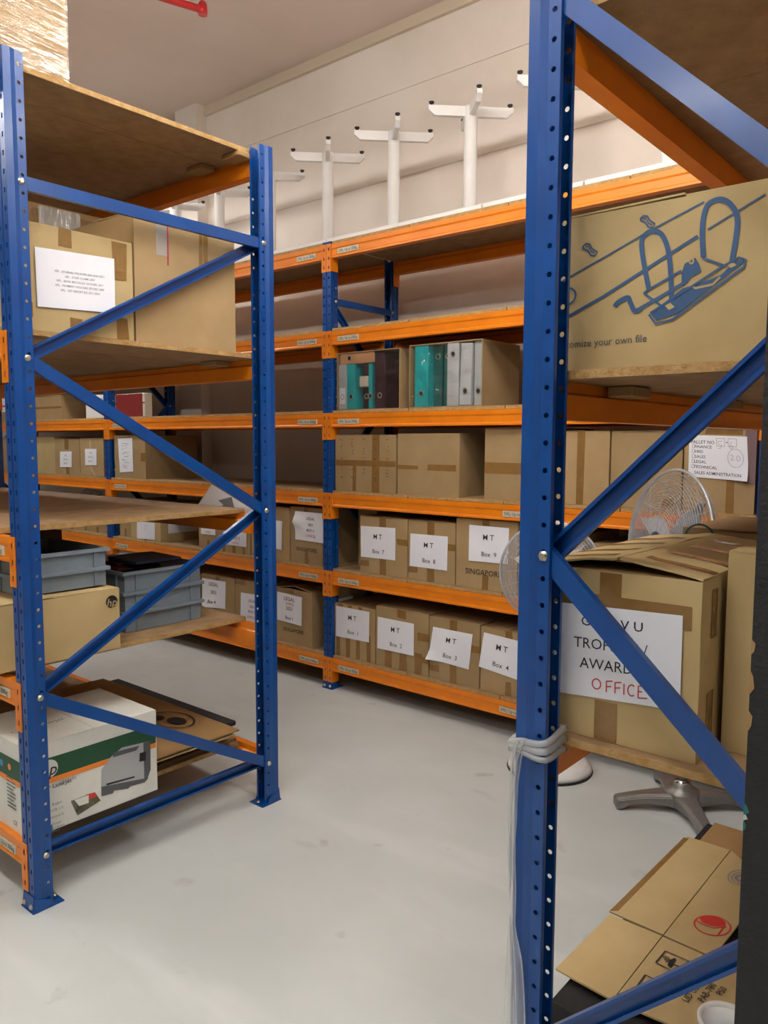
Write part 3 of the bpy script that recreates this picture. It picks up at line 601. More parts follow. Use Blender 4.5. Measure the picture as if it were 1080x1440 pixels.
# -- fourth row, far left
t, F = carton(-7.00, -6.30, YB0+.05, YB0+.45, BTOP[3], 1.83, 'dark shaded carton on the fourth shelf above the unlabelled pale carton', 'cartons on the back rack', tapes=[(0, .45, 1, .55)])
t, F = carton(-7.55, -7.08, YB0, YB0+.4, BTOP[3], 1.84, 'carton with a red and white printed sheet on the fourth shelf', 'cartons on the back rack', tapes=None)
F.paper([(.05, .20), (.42, .20), (.42, .08), (.05, .08)], px=False); F.slab('red_band', .05, .125, .42, .14, .0006, 'print_red', .005)
t = thing('document_box', 'white document box standing left of the dark red case', 'box', (-5.72, YB0+.02, BTOP[3])); mesh_obj('box_shell', box_bm((-.14, 0, 0), (.14, .30, .175), .004), 'white_plastic', t); mesh_obj('lid', box_bm((-.143, -.003, .150), (.143, .303, .180), .003), 'white_plastic', t)
t = thing('file_case', 'dark red fronted cream case with small black latches on the fourth shelf', 'case', (-5.24, YB0+.03, BTOP[3])); mesh_obj('case_shell', box_bm((-.20, 0, 0), (.185, .07, .175), .006), 'cream', t)
mesh_obj('front_panel', box_bm((-.188, -.004, .004), (.165, .0, .172), .002), 'darkred', t)
for s in (-.19, .18): mesh_obj('latch', box_bm((s-.012, -.008, .10), (s+.012, 0, .108), .001), 'black_rubber', t)

# ------------------------------------------------------------------ lever arch files in open cartons
def lever_file(x0, x1, z, y, colr, label, h=.318, d=.285, tilt=0.0, spine_label=False, flatlay=False, hole_low=True):
    """standing file: spine faces -Y"""
    wdt = x1-x0; t = thing('lever_arch_file', label, 'file', ((x0+x1)/2, y, z), 0, 'lever arch files in the open cartons')
    g = .003; W = wdt/2
    mesh_obj('spine', box_bm((-W, 0, 0), (W, g, h), .001), colr, t)
    for s in (-1, 1): mesh_obj('cover_board', box_bm((s*W-(g if s > 0 else 0), g, 0), (s*W+(0 if s > 0 else g), d, h), .001), colr, t)
    mesh_obj('paper_block', box_bm((-W+.008, .012, .012), (W-.014, d-.05, h-.012)), 'paper', t)
    bm = bmesh.new(); zc = .07 if hole_low else h-.06
    add_lathe(bm, [(.016, -.0012), (.016, -.002), (.011, -.002), (.011, -.0005)], 16, (0, 0, zc), (0, 1, 0), cap=False)
    mesh_obj('finger_ring', bm, 'steel', t); bm = bmesh.new(); add_lathe(bm, [(.011, -.0006), (.0005, -.0006)], 14, (0, 0, zc), (0, 1, 0), cap=False); mesh_obj('finger_hole', bm, 'black_rubber', t)
    if spine_label: mesh_obj('spine_label', box_bm((-W+.006, -.0008, .03), (W-.006, 0, .12)), 'paper', t)
    if tilt: t.rotation_euler = (0, tilt, 0)
    if flatlay: t.rotation_euler = (0, math.pi/2, 0)
    return t
def open_carton(x0, x1, y0, y1, z0, z1, label):
    t = thing('open_carton', label, 'box', ((x0+x1)/2, y0, z0), 0, 'open cartons of files'); W = (x1-x0)/2; D = y1-y0; h = z1-z0; g = .005
    mesh_obj('bottom_panel', box_bm((-W, 0, 0), (W, D, g)), 'cardboard', t); mesh_obj('top_panel', box_bm((-W, .0, h-g), (W, D, h)), 'cardboard', t)
    mesh_obj('back_panel', box_bm((-W, D-g, g), (W, D, h-g)), 'cardboard_in', t)
    for s in (-1, 1): mesh_obj('side_panel', box_bm((s*W-(g if s > 0 else 0), 0, g), (s*W+(0 if s > 0 else g), D-g, h-g)), 'cardboard', t)
    return t
def wrap_sheet(t, x0, x1, z0, z1, y, seed, m='film', amp=.010, n=26):
    bm = bmesh.new(); g = []
    for j in range(n+1):
        row = []
        for i in range(n+1):
            s, q = i/n, j/n; e = 1-abs(2*s-1)**6
            row.append(bm.verts.new((x0+(x1-x0)*s, y - .003 + amp*noise.noise(V((s*5+seed, q*4, seed))) + amp*.6*noise.noise(V((s*13, q*11+seed, 2))), z0+(z1-z0)*q + .008*noise.noise(V((s*4, seed, 5)))*q)))
        g.append(row)
    for j in range(n):
        for i in range(n): bm.faces.new((g[j][i], g[j][i+1], g[j+1][i+1], g[j+1][i]))
    return mesh_obj('plastic_film', bm, m, t, True)
zf = BTOP[3]+.0055; yf = 3.275
oc = open_carton(-3.095, -2.635, 3.268, 3.60, BTOP[3], 1.945, 'open brown carton of files with a tan file lying across the top')
wrap_sheet(oc, -.228, .228, .004, .315, -.004, 1.0)
lever_file(-3.085, -3.030, zf, yf, 'filegrey', 'pale grey lever arch file at the post end of the carton with the tan file', spine_label=True, h=.25)
lever_file(-3.025, -2.963, zf, yf+.002, 'teal', 'bright teal lever arch file under the tan file', h=.25)
lever_file(-2.925, -2.880, zf, yf+.03, 'maroon', 'narrow dark maroon lever arch file under the tan file', h=.25)
lever_file(-2.870, -2.845, zf, yf+.01, 'teal', 'thin teal file beside the wide maroon file', h=.25)
lever_file(-2.815, -2.745, zf, yf, 'maroon', 'wide dark maroon lever arch file at the carton side wall', h=.30)
bm = box_bm((-.03, 0, 0), (.03, .02, .06), .004); o = mesh_obj('tape_roll_packet', bm, 'cream', None, False, (-2.905, yf+.004, zf+.12)); 
tag(o, 'small cream packet stuck in front of the narrow maroon file', 'packet')
t = lever_file(-.0325, .0325, 0, 0, 'tan', 'tan lever arch file lying flat across the standing files', h=.255); t.rotation_euler = (0, math.pi/2, 0); t.location = (-3.075, yf+.001, zf+.2515+.0325)
oc = open_carton(-2.572, -2.118, 3.268, 3.62, BTOP[3], 1.950, 'open brown carton of teal and grey files under clear plastic film')
wrap_sheet(oc, -.225, .225, .004, .32, -.006, 7.0, amp=.016)
lever_file(-2.540, -2.455, zf, yf, 'teal', 'bright teal lever arch file in the film-covered carton'); lever_file(-2.445, -2.395, zf, yf+.04, 'green', 'dark green lever arch file next to the bright teal file', hole_low=False)
lever_file(-2.388, -2.340, zf, yf+.05, 'green', 'dark green lever arch file squeezed against the grey file', hole_low=False)
lever_file(-2.333, -2.262, zf, yf, 'filegrey', 'plain grey lever arch file between the green and the leaning grey file', hole_low=False)
lever_file(-2.256, -2.190, zf+.002, yf-.002, 'filegrey', 'light grey lever arch file leaning by the carton side wall', tilt=.03, h=.305); lever_file(-2.176, -2.130, zf, yf+.012, 'filegrey', 'thin grey file pressed to the carton side wall')

# ------------------------------------------------------------------ upturned white tables on the back rack
def table(x, label):
    t = thing('pedestal_table', label, 'table', (x, 3.55, BTOP[5]), random.uniform(-.004, .004), 'upturned tables on the back rack')
    bm = bmesh.new(); add_box(bm, (-.258, -.285, 0), (.258, .27, .028)); bevel(bm, .003); mesh_obj('table_top', bm, 'white_paint', t)
    bm = bmesh.new(); add_lathe(bm, [(.09, .028), (.09, .034), (.036, .036), (.035, .62), (.035, .63)], 24); mesh_obj('column', bm, 'white_paint', t)
    for k in range(4):
        a = math.radians(45+90*k); c, s = math.cos(a), math.sin(a); R = lambda r, w, z: (r*c-w*s, r*s+w*c, z)
        bm = bmesh.new(); pr = [(.03, .578), (.192, .578), (.224, .606), (.224, .628), (.03, .628)]
        add_prism(bm, [R(r, -.013, z) for r, z in pr], V((-s, c, 0))*.026); finish(bm); ao = mesh_obj('foot_arm', bm, 'white_paint', t)
        bm = bmesh.new(); add_lathe(bm, [(.006, .629), (.006, .634), (.014, .642), (.014, .648)], 14, R(.208, 0, 0)); mesh_obj('glide', bm, 'black_rubber', ao)
tabs = [-.82, -1.345, -1.87, -2.395, -2.915, -3.435, -3.955, -4.48, -5.0, -5.52]
tl = ['upturned white pedestal table above the PALLET NO carton', 'upturned white pedestal table above the tape-striped carton', 'upturned white pedestal table behind the tall near blue post', 'upturned white pedestal table above the light grey leaning file', 'upturned white pedestal table above the wide maroon file',
      'upturned white pedestal table just left of the orange rack joint', 'upturned white pedestal table beside the top of the far blue post of the left rack', 'upturned white pedestal table seen under the top shelf of the left rack', 'upturned white pedestal table seen above the tall plain carton with magenta tape edge', 'upturned white pedestal table at the far left end of the row']
for x, l in zip(tabs, tl): table(x, l)

# ================================================================== LEFT RACK CONTENTS
def crate(x1, y0, y1, z, h, label, group, dx=.40):
    """open stacking crate, +X long side at x1"""
    t = thing('storage_crate', label, 'crate', (x1-dx/2, (y0+y1)/2, z), 0, group); W, D = dx/2-.012, (y1-y0)/2-.012; g = .004
    mesh_obj('crate_base', box_bm((-W+g, -D+g, .001), (W-g, D-g, .005)), 'crate', t)
    for s in (-1, 1):
        mesh_obj('side_wall', box_bm((s*W-(g if s > 0 else 0), -D, .001), (s*W+(0 if s > 0 else g), D, h-.001)), 'crate', t)
        mesh_obj('end_wall', box_bm((-W+g, s*D-(g if s > 0 else 0), .001), (W-g, s*D+(0 if s > 0 else g), h-.001)), 'crate', t)
    bm = bmesh.new(); o = .012
    for a, b in (((-W-o, -D-o, h-.012), (W+o, -D, h)), ((-W-o, D, h-.012), (W+o, D+o, h)), ((-W-o, -D, h-.012), (-W, D, h)), ((W, -D, h-.012), (W+o, D, h))): add_box(bm, a, b)
    mesh_obj('rim', bm, 'crate', t)
    for s in (-1, 1):
        for q in (-.72, .72):
            mesh_obj('rib', box_bm((s*W if s > 0 else s*W-.007, q*D-.004, .004), (s*W+.007 if s > 0 else s*W, q*D+.004, h-.012)), 'crate', t)
        for q in (-.75, -.3, .3, .75): mesh_obj('rib', box_bm((q*W-.004, s*D if s > 0 else s*D-.007, .004), (q*W+.004, s*D+.007 if s > 0 else s*D, h-.012)), 'crate', t)
    return t
z4 = LTOP[1]
t, F = carton(-2.80, -2.425, .985, 1.462, z4, .943, 'plain brown carton with a black round hp logo under the grey crates', None, '+X', 'cardboard_pale', tapes=None, seam='X')
c = F.px(157, 846); r = .022
F.poly('logo_disc', [(c[0]+r*math.cos(t_), c[1]+r*math.sin(t_)) for t_ in [2*math.pi*k/28 for k in range(28)]], 'print_black')
F.text('logo_text', 'hp', c[0], c[1]-.002, .040, 'cardboard_pale', .0014, True, shear=.25)
for k, nm in enumerate(('lower', 'upper')): crate(-2.465, 1.135, 1.455, .9490+k*.0655, .066, 'grey plastic stacking crate on the hp carton, %s one of two' % nm, 'grey crates on the left rack', .42)
for k, nm in enumerate(('bottom', 'middle', 'top')): top3 = crate(-2.575, 1.570, 1.935, z4+.0005+k*.0765, .077, 'grey plastic stacking crate beside the hp carton, %s one of three%s' % (nm, ', filled with maroon folders' if k == 2 else ''), 'grey crates on the left rack', .44)
random.seed(11); zt = z4+3*.0765
for k in range(7):
    bm = bmesh.new(); add_box(bm, (-.115, -.10, 0), (.115, .10, .012)); bevel(bm, .004)
    o = mesh_obj('plastic_folder', bm, 'folder' if k % 3 else 'navy', None, False, (-2.735-.06*(k % 3), 1.705+.03*(k % 4), zt-.062+.0128*k)); o.rotation_euler = (random.uniform(-.015, .015), random.uniform(-.015, .015), random.uniform(-.1, .1))
    tag(o, 'glossy folder in the pile heaped in the top crate of three', 'folder', 'folders in the top crate')
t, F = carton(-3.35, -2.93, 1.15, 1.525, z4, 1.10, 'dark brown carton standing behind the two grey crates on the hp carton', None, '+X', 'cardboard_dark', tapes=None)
# printer carton
z5 = LTOP[0]
XP = -2.3585; pB, pT = onx(222, 1113, XP), onx(222, 997, XP); Yp0 = 1.082
t, F = carton(XP-.375, XP, Yp0, pB.y, z5, pT.z, 'white hp laser printer carton with green and orange bands on the bottom shelf', None, '+X', 'boxwhite', tapes=None, seam='X', name='printer_carton')
E4 = zm(0, 940, 4.5)
def P4(name, pts, m, h=.0008): return F.poly(name, E4(*pts), m, h, px=True)
bl, br = F.px(*E4((282, 580))[0]), F.px(*E4((1003, 345))[0]); 
def hb(v0, v1, u0=0.0, u1=None): return [(u0, v0), (u1 or F.w, v0), (u1 or F.w, v1), (u0, v1)]
vg1 = F.px(*E4((1003, 347))[0])[1]; vg0 = F.px(*E4((1003, 462))[0])[1]; vo0 = F.px(*E4((1003, 492))[0])[1]
F.poly('green_band', hb(vg0, vg1, .0, F.w-.004), 'print_green'); F.poly('orange_band', hb(vo0, vg0, 0, F.w-.004), 'print_orange', .0009)
P4('printer_picture', [(640, 640), (700, 560), (770, 500), (950, 458), (952, 640), (930, 700), (640, 800)], 'print_grey', .0013)
P4('printer_picture', [(640, 748), (940, 690), (915, 720), (825, 745), (808, 760), (722, 772), (712, 790), (640, 808)], 'print_dark', .0016)
P4('printer_picture', [(718, 530), (880, 488), (862, 518), (712, 562)], 'print_dark', .0018); P4('printer_picture', [(672, 728), (850, 680), (850, 690), (672, 740)], 'print_black', .0018)
P4('printer_picture', [(882, 535), (922, 524), (920, 582), (880, 590)], 'print_black', .0018); P4('printer_picture', [(905, 470), (950, 458), (952, 640), (930, 700), (912, 705)], 'print_dark', .0015)
P4('photo_print', [(448, 838), (600, 782), (636, 835), (490, 930)], 'print_photo', .001); P4('photo_print', [(540, 800), (600, 782), (618, 808), (560, 830)], 'print_red', .0012); P4('photo_print', [(470, 832), (560, 800), (560, 850), (500, 870)], 'boxwhite', .0014)
c = F.px(*E4((316, 634))[0]); c = (c[0]-.004, c[1])
F.poly('logo_disc', [(c[0]+.030*math.cos(a), c[1]+.030*math.sin(a)) for a in [2*math.pi*k/28 for k in range(28)]], 'boxwhite', .0014); F.text('logo_text', 'hp', c[0], c[1]-.002, .054, 'print_black', .002, True, shear=.25)
c = F.px(*E4((322, 748))[0]); F.text('printed_text', 'Color LaserJet', c[0]+.01, c[1], .020, 'ink', .001, True, align='C'); F.text('printed_text', 'CP1515n', F.px(*E4((405, 722))[0])[0]+.012, c[1]+.004, .016, 'ink_grey', .001)
for i, (yy, s) in enumerate(((850, '8 ppm'), (888, 'USB 2.0'), (930, 'Network'), (975, 'Toner'), (1000, 'Windows'), (1020, 'Mac'))):
    c = F.px(*E4((360, yy))[0]); F.text('printed_text', s, c[0], c[1], .013, 'ink_grey', .001)
P4('toner_picture', [(300, 1000), (332, 985), (334, 1035), (304, 1050)], 'print_aqua', .001)
Ff = Face((XP-.375, Yp0, z5), (1, 0, 0), (0, 0, 1), t)
Ff.poly('green_band', [(0, vg0), (.371, vg0), (.371, vg1), (0, vg1)], 'print_green'); Ff.poly('orange_band', [(0, vo0), (.371, vo0), (.371, vg0), (0, vg0)], 'print_orange', .0009)
for u_, m_ in ((.215, 'print_aqua'), (.27, 'print_orange')): Ff.poly('colour_dot', [(u_+.011*math.cos(a), (vg0+vg1)/2+.011*math.sin(a)) for a in [2*math.pi*k/16 for k in range(16)]], m_, .0014)
for k in range(9): Ff.poly('small_print', [(.245, .17-k*.012), (.245+(.06 if k % 3 else .045), .17-k*.012), (.245+(.06 if k % 3 else .045), .174-k*.012), (.245, .174-k*.012)], 'print_dark' if k < 7 else 'print_black', .001)
Ff.text('printed_text', 'CE', .295, .03, .022, 'ink', .001)
Ft = Face((XP-.375, Yp0, pT.z), (1, 0, 0), (0, 1, 0), t)
Ft.text('printed_text', 'Color LaserJet', .22, .12, .03, 'ink_grey', .004, rot=math.pi/2)
# boards and flattened cartons behind the printer carton
zb = z5
bm = box_bm((-.42, -.235, 0), (.42, .235, .012), .001); o = mesh_obj('particle_board', bm, 'chipboard', None, False, (-2.93, 1.80, zb)); tag(o, 'loose brown board at the bottom of the flat stack beside the printer carton', 'board'); zb += .0125
bm = box_bm((-.44, -.23, 0), (.44, .23, .045), .004); o = mesh_obj('foam_slab', bm, 'black_foam', None, False, (-2.98, 1.815, zb)); o.rotation_euler = (0, 0, -.02); tag(o, 'black foam slab under the flattened cartons beside the printer carton', 'slab'); zb += .046
def flat_carton(cx, cy, z, sx, sy, rz, label, bend=.0, t=.006, tint='cardboard', group=None, folds=True):
    th = thing('flattened_carton', label, 'cardboard', (cx, cy, z), rz, group); n = 14
    parts = [(-sx/2, 0), (0, sx/2)] if folds else [(-sx/2, sx/2)]
    for a, b in parts:
        bm = bmesh.new(); gt, gb = [], []
        for i in range(n+1):
            x = a+(b-a)*i/n+(.001 if i == 0 else 0)-(.001 if i == n else 0); rt, rb = [], []
            for j in range(n+1):
                y = -sy/2+sy*j/n; zz = bend*max(0, (j/n-.45))**2*4+.003*(1+noise.noise(V((x*5, y*5, cx))))
                rt.append(bm.verts.new((x, y, zz+t))); rb.append(bm.verts.new((x, y, zz)))
            gt.append(rt); gb.append(rb)
        for i in range(n):
            for j in range(n):
                bm.faces.new((gt[i][j], gt[i+1][j], gt[i+1][j+1], gt[i][j+1])); bm.faces.new((gb[i][j+1], gb[i+1][j+1], gb[i+1][j], gb[i][j]))
            bm.faces.new((gt[i][0], gb[i][0], gb[i+1][0], gt[i+1][0])); bm.faces.new((gt[i+1][n], gb[i+1][n], gb[i][n], gt[i][n]))
        for j in range(n): bm.faces.new((gt[0][j+1], gb[0][j+1], gb[0][j], gt[0][j])); bm.faces.new((gt[n][j], gb[n][j], gb[n][j+1], gt[n][j+1]))
        mesh_obj('panel', finish(bm), tint, th)
    return th
flat_carton(-2.93, 1.765, zb, 1.0, .42, -.03, 'lower flattened carton on the black slab beside the printer carton', group='flattened cartons on the left rack'); zb += .013
o = mesh_obj('foam_slab', box_bm((-.45, -.03, 0), (.45, .03, .020), .004), 'black_foam', None, False, (-2.97, 2.015, zb-.0125)); tag(o, 'long black edge strip along the back of the flattened cartons', 'strip')
th = flat_carton(-2.955, 1.775, zb, 1.05, .43, -.01, 'upper flattened carton printed with a dark oval mark beside the printer carton', group='flattened cartons on the left rack', tint='cardboard_in')
fc = Face((-2.88, 1.765, zb+.0135), (1, 0, 0), (0, 1, 0), th); fc.base = V((-2.955, 1.775, zb))
_r = th.rotation_euler.z; th.rotation_euler.z = 0
for ch in th.children: ch.rotation_euler.z = _r
om = V(fc.px(242, 1012)); fc.strokes('printed_mark', [ell(om.x, om.y, .115, .075, 32)], 'ink', .007); fc.poly('printed_mark', ell(om.x+.025, om.y+.005, .05, .034, 20)[:-1], 'ink'); fc.poly('printed_mark', ell(om.x-.06, om.y-.025, .03, .022, 16)[:-1], 'ink')
# row of cartons on the second board from the top
z2s = LTOP[3]
t, F = carton(-2.80, -2.362, 1.138, 1.506, z2s, 2.104, 'brown carton with a white paper listing vouchers on the upper left shelf', None, '+X', tapes=[(.30, .82, .42, 1), (.38, 0, .50, .16), (.82, 0, .94, .22), (.80, .60, .94, .98), (.03, .12, .07, .26)], tint='cardboard_pale')
G = zm(20, 290, 3.375)
F.paper(G((94, 192), (472, 250), (477, 508), (108, 476)), [('GPL - JOURNAL VOUCHER JAN-AUG 2011', .54, .36, .036, 'ink_grey', True), ('GPL - STAFF CLAIMS 2007', .54, .44, .036, 'ink_grey', True), ('GPL - BANK RECON JUL 2010-DEC 2011', .54, .52, .036, 'ink_grey', True), ('GPL - PAYMENT VOUCHER SEP-DEC 2007', .54, .60, .036, 'ink_grey', True), ('GPL - GST REPORT JUL 2011-2014', .54, .68, .036, 'ink_grey', True)])
t, F = carton(-2.80, -2.360, 1.512, 1.938, z2s, 2.215, 'tall plain brown carton with a magenta tape edge on the upper left shelf', None, '+X', tapes=[(.62, .62, .66, 1), (.67, .6, .71, 1)], tint='cardboard')
F.slab('clear_tape', .085, .30, .135, .44, .0006, 'film_white', .0004); F.slab('magenta_tape', .130, .27, .1345, .44, .0008, 'print_magenta' if 'print_magenta' in M else 'print_red', .0005)
t, F = carton(-3.25, -2.82, 1.30, 1.70, z2s, 2.30, 'brown carton with shiny wrinkled tape behind the voucher carton', None, '+X', tapes=[(.1, .8, .9, .96)])
F.slab('clear_tape', .12, .36, .28, .51, .0006, 'film_white', .0012)
# wrapped carton on the top board
t, F = carton(-2.86, -2.425, .93, 1.333, LTOP[4], 3.10, 'large carton wrapped in shiny stretch film on top of the left rack', None, '+X', 'cardboard_pale', tapes=None)
for nrm, (a, b) in (('x', None), ) if False else (): pass
bm = bmesh.new(); n = 110; g = []
for j in range(n+1):
    row = []
    for i in range(n+1):
        s, q = i/n, j/n; row.append(bm.verts.new((.2175+.008+.0035*noise.noise(V((s*2.2, q*34+s*3.5, 1)))+.002*noise.noise(V((s*4, q*80+s*9, 7))), -.2015+.403*s, .004+.53*q)))
    g.append(row)
for j in range(n):
    for i in range(n): bm.faces.new((g[j][i], g[j][i+1], g[j+1][i+1], g[j+1][i]))
mesh_obj('stretch_film', bm, 'film_wrap', t, True)
bm = bmesh.new(); g = []
for j in range(n+1):
    row = []
    for i in range(61):
        s, q = i/60, j/n; row.append(bm.verts.new((-.2175+.435*s, -.2015-.008+.0035*noise.noise(V((s*2.2+9, q*34+s*3.5, 4)))+.002*noise.noise(V((s*4, q*80+s*9, 2))), .004+.53*q)))
    g.append(row)
for j in range(n):
    for i in range(60): bm.faces.new((g[j][i], g[j][i+1], g[j+1][i+1], g[j+1][i]))
mesh_obj('stretch_film', bm, 'film_wrap', t, True)
# arrow sheet leaning on the far beam of the empty board
P0 = ony(277.5, 735, 2.0745)
sh = thing('paper_sheet', 'white sheet with a grey arrow taped behind the far beam of the empty board', 'paper', P0); fa = Face(P0, (1, 0, 0), (0, 0, 1), sh)
bm = bmesh.new(); add_prism(bm, [fa.P(*fa.px(*p)) for p in ((298, 680.5), (360, 718.3), (353, 738), (288, 738), (277.5, 711))], (0, .0006, 0)); finish(bm); mesh_obj('sheet', bm, 'paper', sh)
fa.poly('printed_arrow', [(307.3, 703.6), (325.9, 698.8), (330.6, 716), (323, 713), (318.5, 719), (311.5, 713), (314.5, 709.5)], 'ink_grey', .0014, px=True)

# ================================================================== RIGHT RACK CONTENTS
zA = RTOP[1]; yl = 1.425
t, F = carton(-.80, -.215, yl, yl+.36, zA, 1.884, 'large carton printed with a blue lever arch drawing reading customize your own file', None, '-Y', 'cardboard_pale', tapes=None, name='file_carton')
K = zm(700, 240, 2.842)
def sk(*pts): return K(*pts)
lines = [(.0030, sk((200, 480), (270, 435), (420, 350), (600, 245), (825, 125))), (.0058, sk((200, 630), (270, 590), (420, 505), (600, 390), (800, 262))), (.0030, sk((840, 235), (950, 168), (1070, 95))),
         (.0088, cr(sk((605, 475), (590, 400), (577, 320), (578, 275), (600, 248), (632, 242), (660, 262), (682, 320), (692, 420), (695, 540)))), (.0088, cr(sk((822, 345), (818, 240), (828, 165), (850, 128), (895, 115), (935, 140), (958, 190), (952, 270), (935, 370)))),
         (.009, cr(sk((468, 545), (482, 526), (520, 508), (532, 530), (548, 560), (575, 552)))), (.006, sk((570, 550), (650, 505), (760, 440))), (.004, sk((585, 490), (640, 530), (660, 545))), (.004, sk((585, 490), (600, 478), (735, 400))), (.004, sk((820, 350), (905, 380))),
         (.004, sk((605, 575), (632, 612), (700, 595), (985, 385), (990, 355), (965, 348), (905, 380), (610, 570))), (.004, cr(sk((230, 475), (290, 470), (312, 490), (305, 520), (270, 545))))]
F.strokes('printed_drawing', lines, 'ink_blue', .004, px=True)
F.poly('printed_drawing', sk((612, 575), (640, 548), (740, 470), (790, 455), (850, 435), (895, 415), (940, 370), (985, 352), (978, 372), (720, 570), (635, 600)), 'ink_blue', .0009, px=True)
F.poly('printed_drawing', sk((735, 460), (735, 410), (748, 372), (790, 348), (805, 372), (815, 405), (775, 425), (745, 462)), 'ink_blue', .0011, px=True)
F.poly('drawing_highlight', sk((668, 540), (690, 528), (708, 545), (685, 558)), 'cardboard_pale', .0013, px=True); F.poly('drawing_highlight', sk((918, 378), (940, 365), (955, 378), (932, 390)), 'cardboard_pale', .0013, px=True)
F.strokes('drawing_highlight', [(.004, sk((770, 455), (790, 470), (860, 455), (890, 425))), (.003, ell(0, 0, 1, 1, 2))] if False else [(.004, sk((770, 458), (792, 470), (860, 455), (890, 425))), (.003, sk(*ell(775, 362, 8, 10, 14)))], 'cardboard_pale', .004, .0015, px=True)
for ox, oy in ((340, 290), (570, 178)): F.strokes('printed_drawing', [(.003, sk((ox, oy+15), (ox+12, oy+2), (ox+28, oy+4), (ox+38, oy+22), (ox+58, oy+35), (ox+50, oy+50), (ox+32, oy+48), (ox+20, oy+28), (ox+4, oy+24), (ox, oy+15))), (.002, sk((ox+10, oy+14), (ox+24, oy+14), (ox+34, oy+34), (ox+48, oy+38)))], 'ink_blue', .003, px=True)
p0 = F.px(*K((262, 697))[0]); p1 = F.px(*K((596, 672))[0]); F.text('printed_text', 'Customize your own file', p1[0], (p0[1]+p1[1])/2+.001, .0200, 'ink_dark' if 'ink_dark' in M else 'print_dark', .001, align='R', squash=.96)
# trophies carton with tented top flaps
zB = RTOP[0]; y0 = 1.398; X0, X1, Y1, zt = -.765, -.442, 1.98, 1.205
t, F = carton(X0, X1, y0, Y1, zB, zt, 'open-topped brown carton with a TROPHIES / AWARDS OFFICE paper', None, '-Y', 'cardboard_pale', tapes=None, flaps=False, name='trophy_carton')
T = zm(700, 800, 2.842)
pk = ony(869, 788, y0); xm = pk.x; zp = pk.z
for s, xa in ((-1, X0), (1, X1)):
    bm = bmesh.new(); n = 12; gt, gb = [], []
    for i in range(n+1):
        k = i/n; rt, rb = [], []
        for j in range(n+1):
            q = j/n; x = xa+(xm-s*-.0015-xa)*k; z = zt+.001+(zp-zt)*(k**.8)*(1-.25*q)+.004*noise.noise(V((k*4, q*5, s)))*k; y = y0+.002+(Y1-y0-.004)*q
            rt.append(bm.verts.new((x-t.location.x, y-t.location.y, z+.004-t.location.z))); rb.append(bm.verts.new((x-t.location.x, y-t.location.y, z-t.location.z)))
        gt.append(rt); gb.append(rb)
    for i in range(n):
        for j in range(n): bm.faces.new((gt[i][j], gt[i+1][j], gt[i+1][j+1], gt[i][j+1])); bm.faces.new((gb[i][j], gb[i][j+1], gb[i+1][j+1], gb[i+1][j]))
        bm.faces.new((gt[i][0], gb[i][0], gb[i+1][0], gt[i+1][0])); bm.faces.new((gt[i][n], gt[i+1][n], gb[i+1][n], gb[i][n]))
    for i in (0, n):
        for j in range(n): bm.faces.new((gt[i][j], gt[i][j+1], gb[i][j+1], gb[i][j]))
    mesh_obj('top_flap', finish(bm), 'cardboard_pale', t)
bm = bmesh.new(); add_box(bm, (xm-t.location.x-.03, y0-t.location.y, zp-zB+.0045), (xm-t.location.x+.03, Y1-t.location.y, zp-zB+.0055))
for v in bm.verts: v.co.z -= (v.co.y+t.location.y-y0)/(Y1-y0)*(zp-zt)*.25 - .001 + abs(v.co.x+t.location.x-xm)*.25
mesh_obj('seam_tape', bm, 'tape', t)
for yy in (1.455, 1.56, 1.70, 1.83):
    for s, xa in ((-1, X0), (1, X1)):
        bm = bmesh.new(); rows = []
        for i in range(13):
            k = i/12; row = []
            for y in (yy, yy+.03):
                q = (y-y0)/(Y1-y0); x = xa+(xm+s*.03-xa)*k; kk = (x-xa)/(xm-xa); z = zt+.001+(zp-zt)*(max(kk, 0)**.8)*(1-.25*q)+.004*noise.noise(V((kk*4, q*5, s)))*kk+.0052
                row.append(bm.verts.new((x-t.location.x, y-t.location.y, z-t.location.z)))
            rows.append(row)
        for A, B in zip(rows, rows[1:]): finish_to(bm.faces.new((A[0], B[0], B[1], A[1])), V((0, 0, 1)))
        mesh_obj('tape', bm, 'tape', t)
F.paper(T((232, 130), (742, 186), (730, 566), (228, 488)), [('G E M V U', .47, .17, .10, 'ink', True, 1.1), ('TROPHIES /', .46, .41, .115, 'ink', False, 1.0), ('AWARDS', .46, .63, .115, 'ink', False, 1.0)], wave=.0006,
        hand=[('ink_red', .0024, [ell(.36, .845, .035, .055, 16), [(.44, .80), (.44, .92)], [(.44, .80), (.49, .79)], [(.44, .86), (.48, .85)], [(.51, .80), (.51, .92)], [(.51, .80), (.56, .79)], [(.51, .86), (.55, .85)], [(.58, .80), (.58, .92)], ell(.64, .86, .03, .06, 12, 50, 310), [(.72, .80), (.69, .80), (.69, .93), (.76, .92)], [(.69, .86), (.72, .86)]])])
W = F.w; a0 = F.px(*T((410, 12))[0])[0]; a1 = F.px(*T((497, 12))[0])[0]
F.slab('tape', a0, .262, a1, F.h-.002, .0005, 'tape', .0003); F.slab('tape', a0-.004, .002, a1-.002, .078, .0005, 'tape', .0003); b0 = F.px(*T((775, 200))[0])
F.slab('tape', .02, F.px(*T((770, 246))[0])[1], b0[0], F.px(*T((770, 152))[0])[1], .0005, 'tape', .0006)
Fs = Face((X1, y0, zB), (0, 1, 0), (0, 0, 1), t); Fs.slab('tape', .055, .22, .085, .31, .0005, 'tape', .0003); Fs.slab('tape', .045, .02, .08, .12, .0005, 'tape', .0003)
t, F = carton(-.432, -.205, 1.502, 1.86, zB, 1.252, 'tall plain brown carton tight against the trophies carton', None, '-Y', 'cardboard_pale', tapes=None)
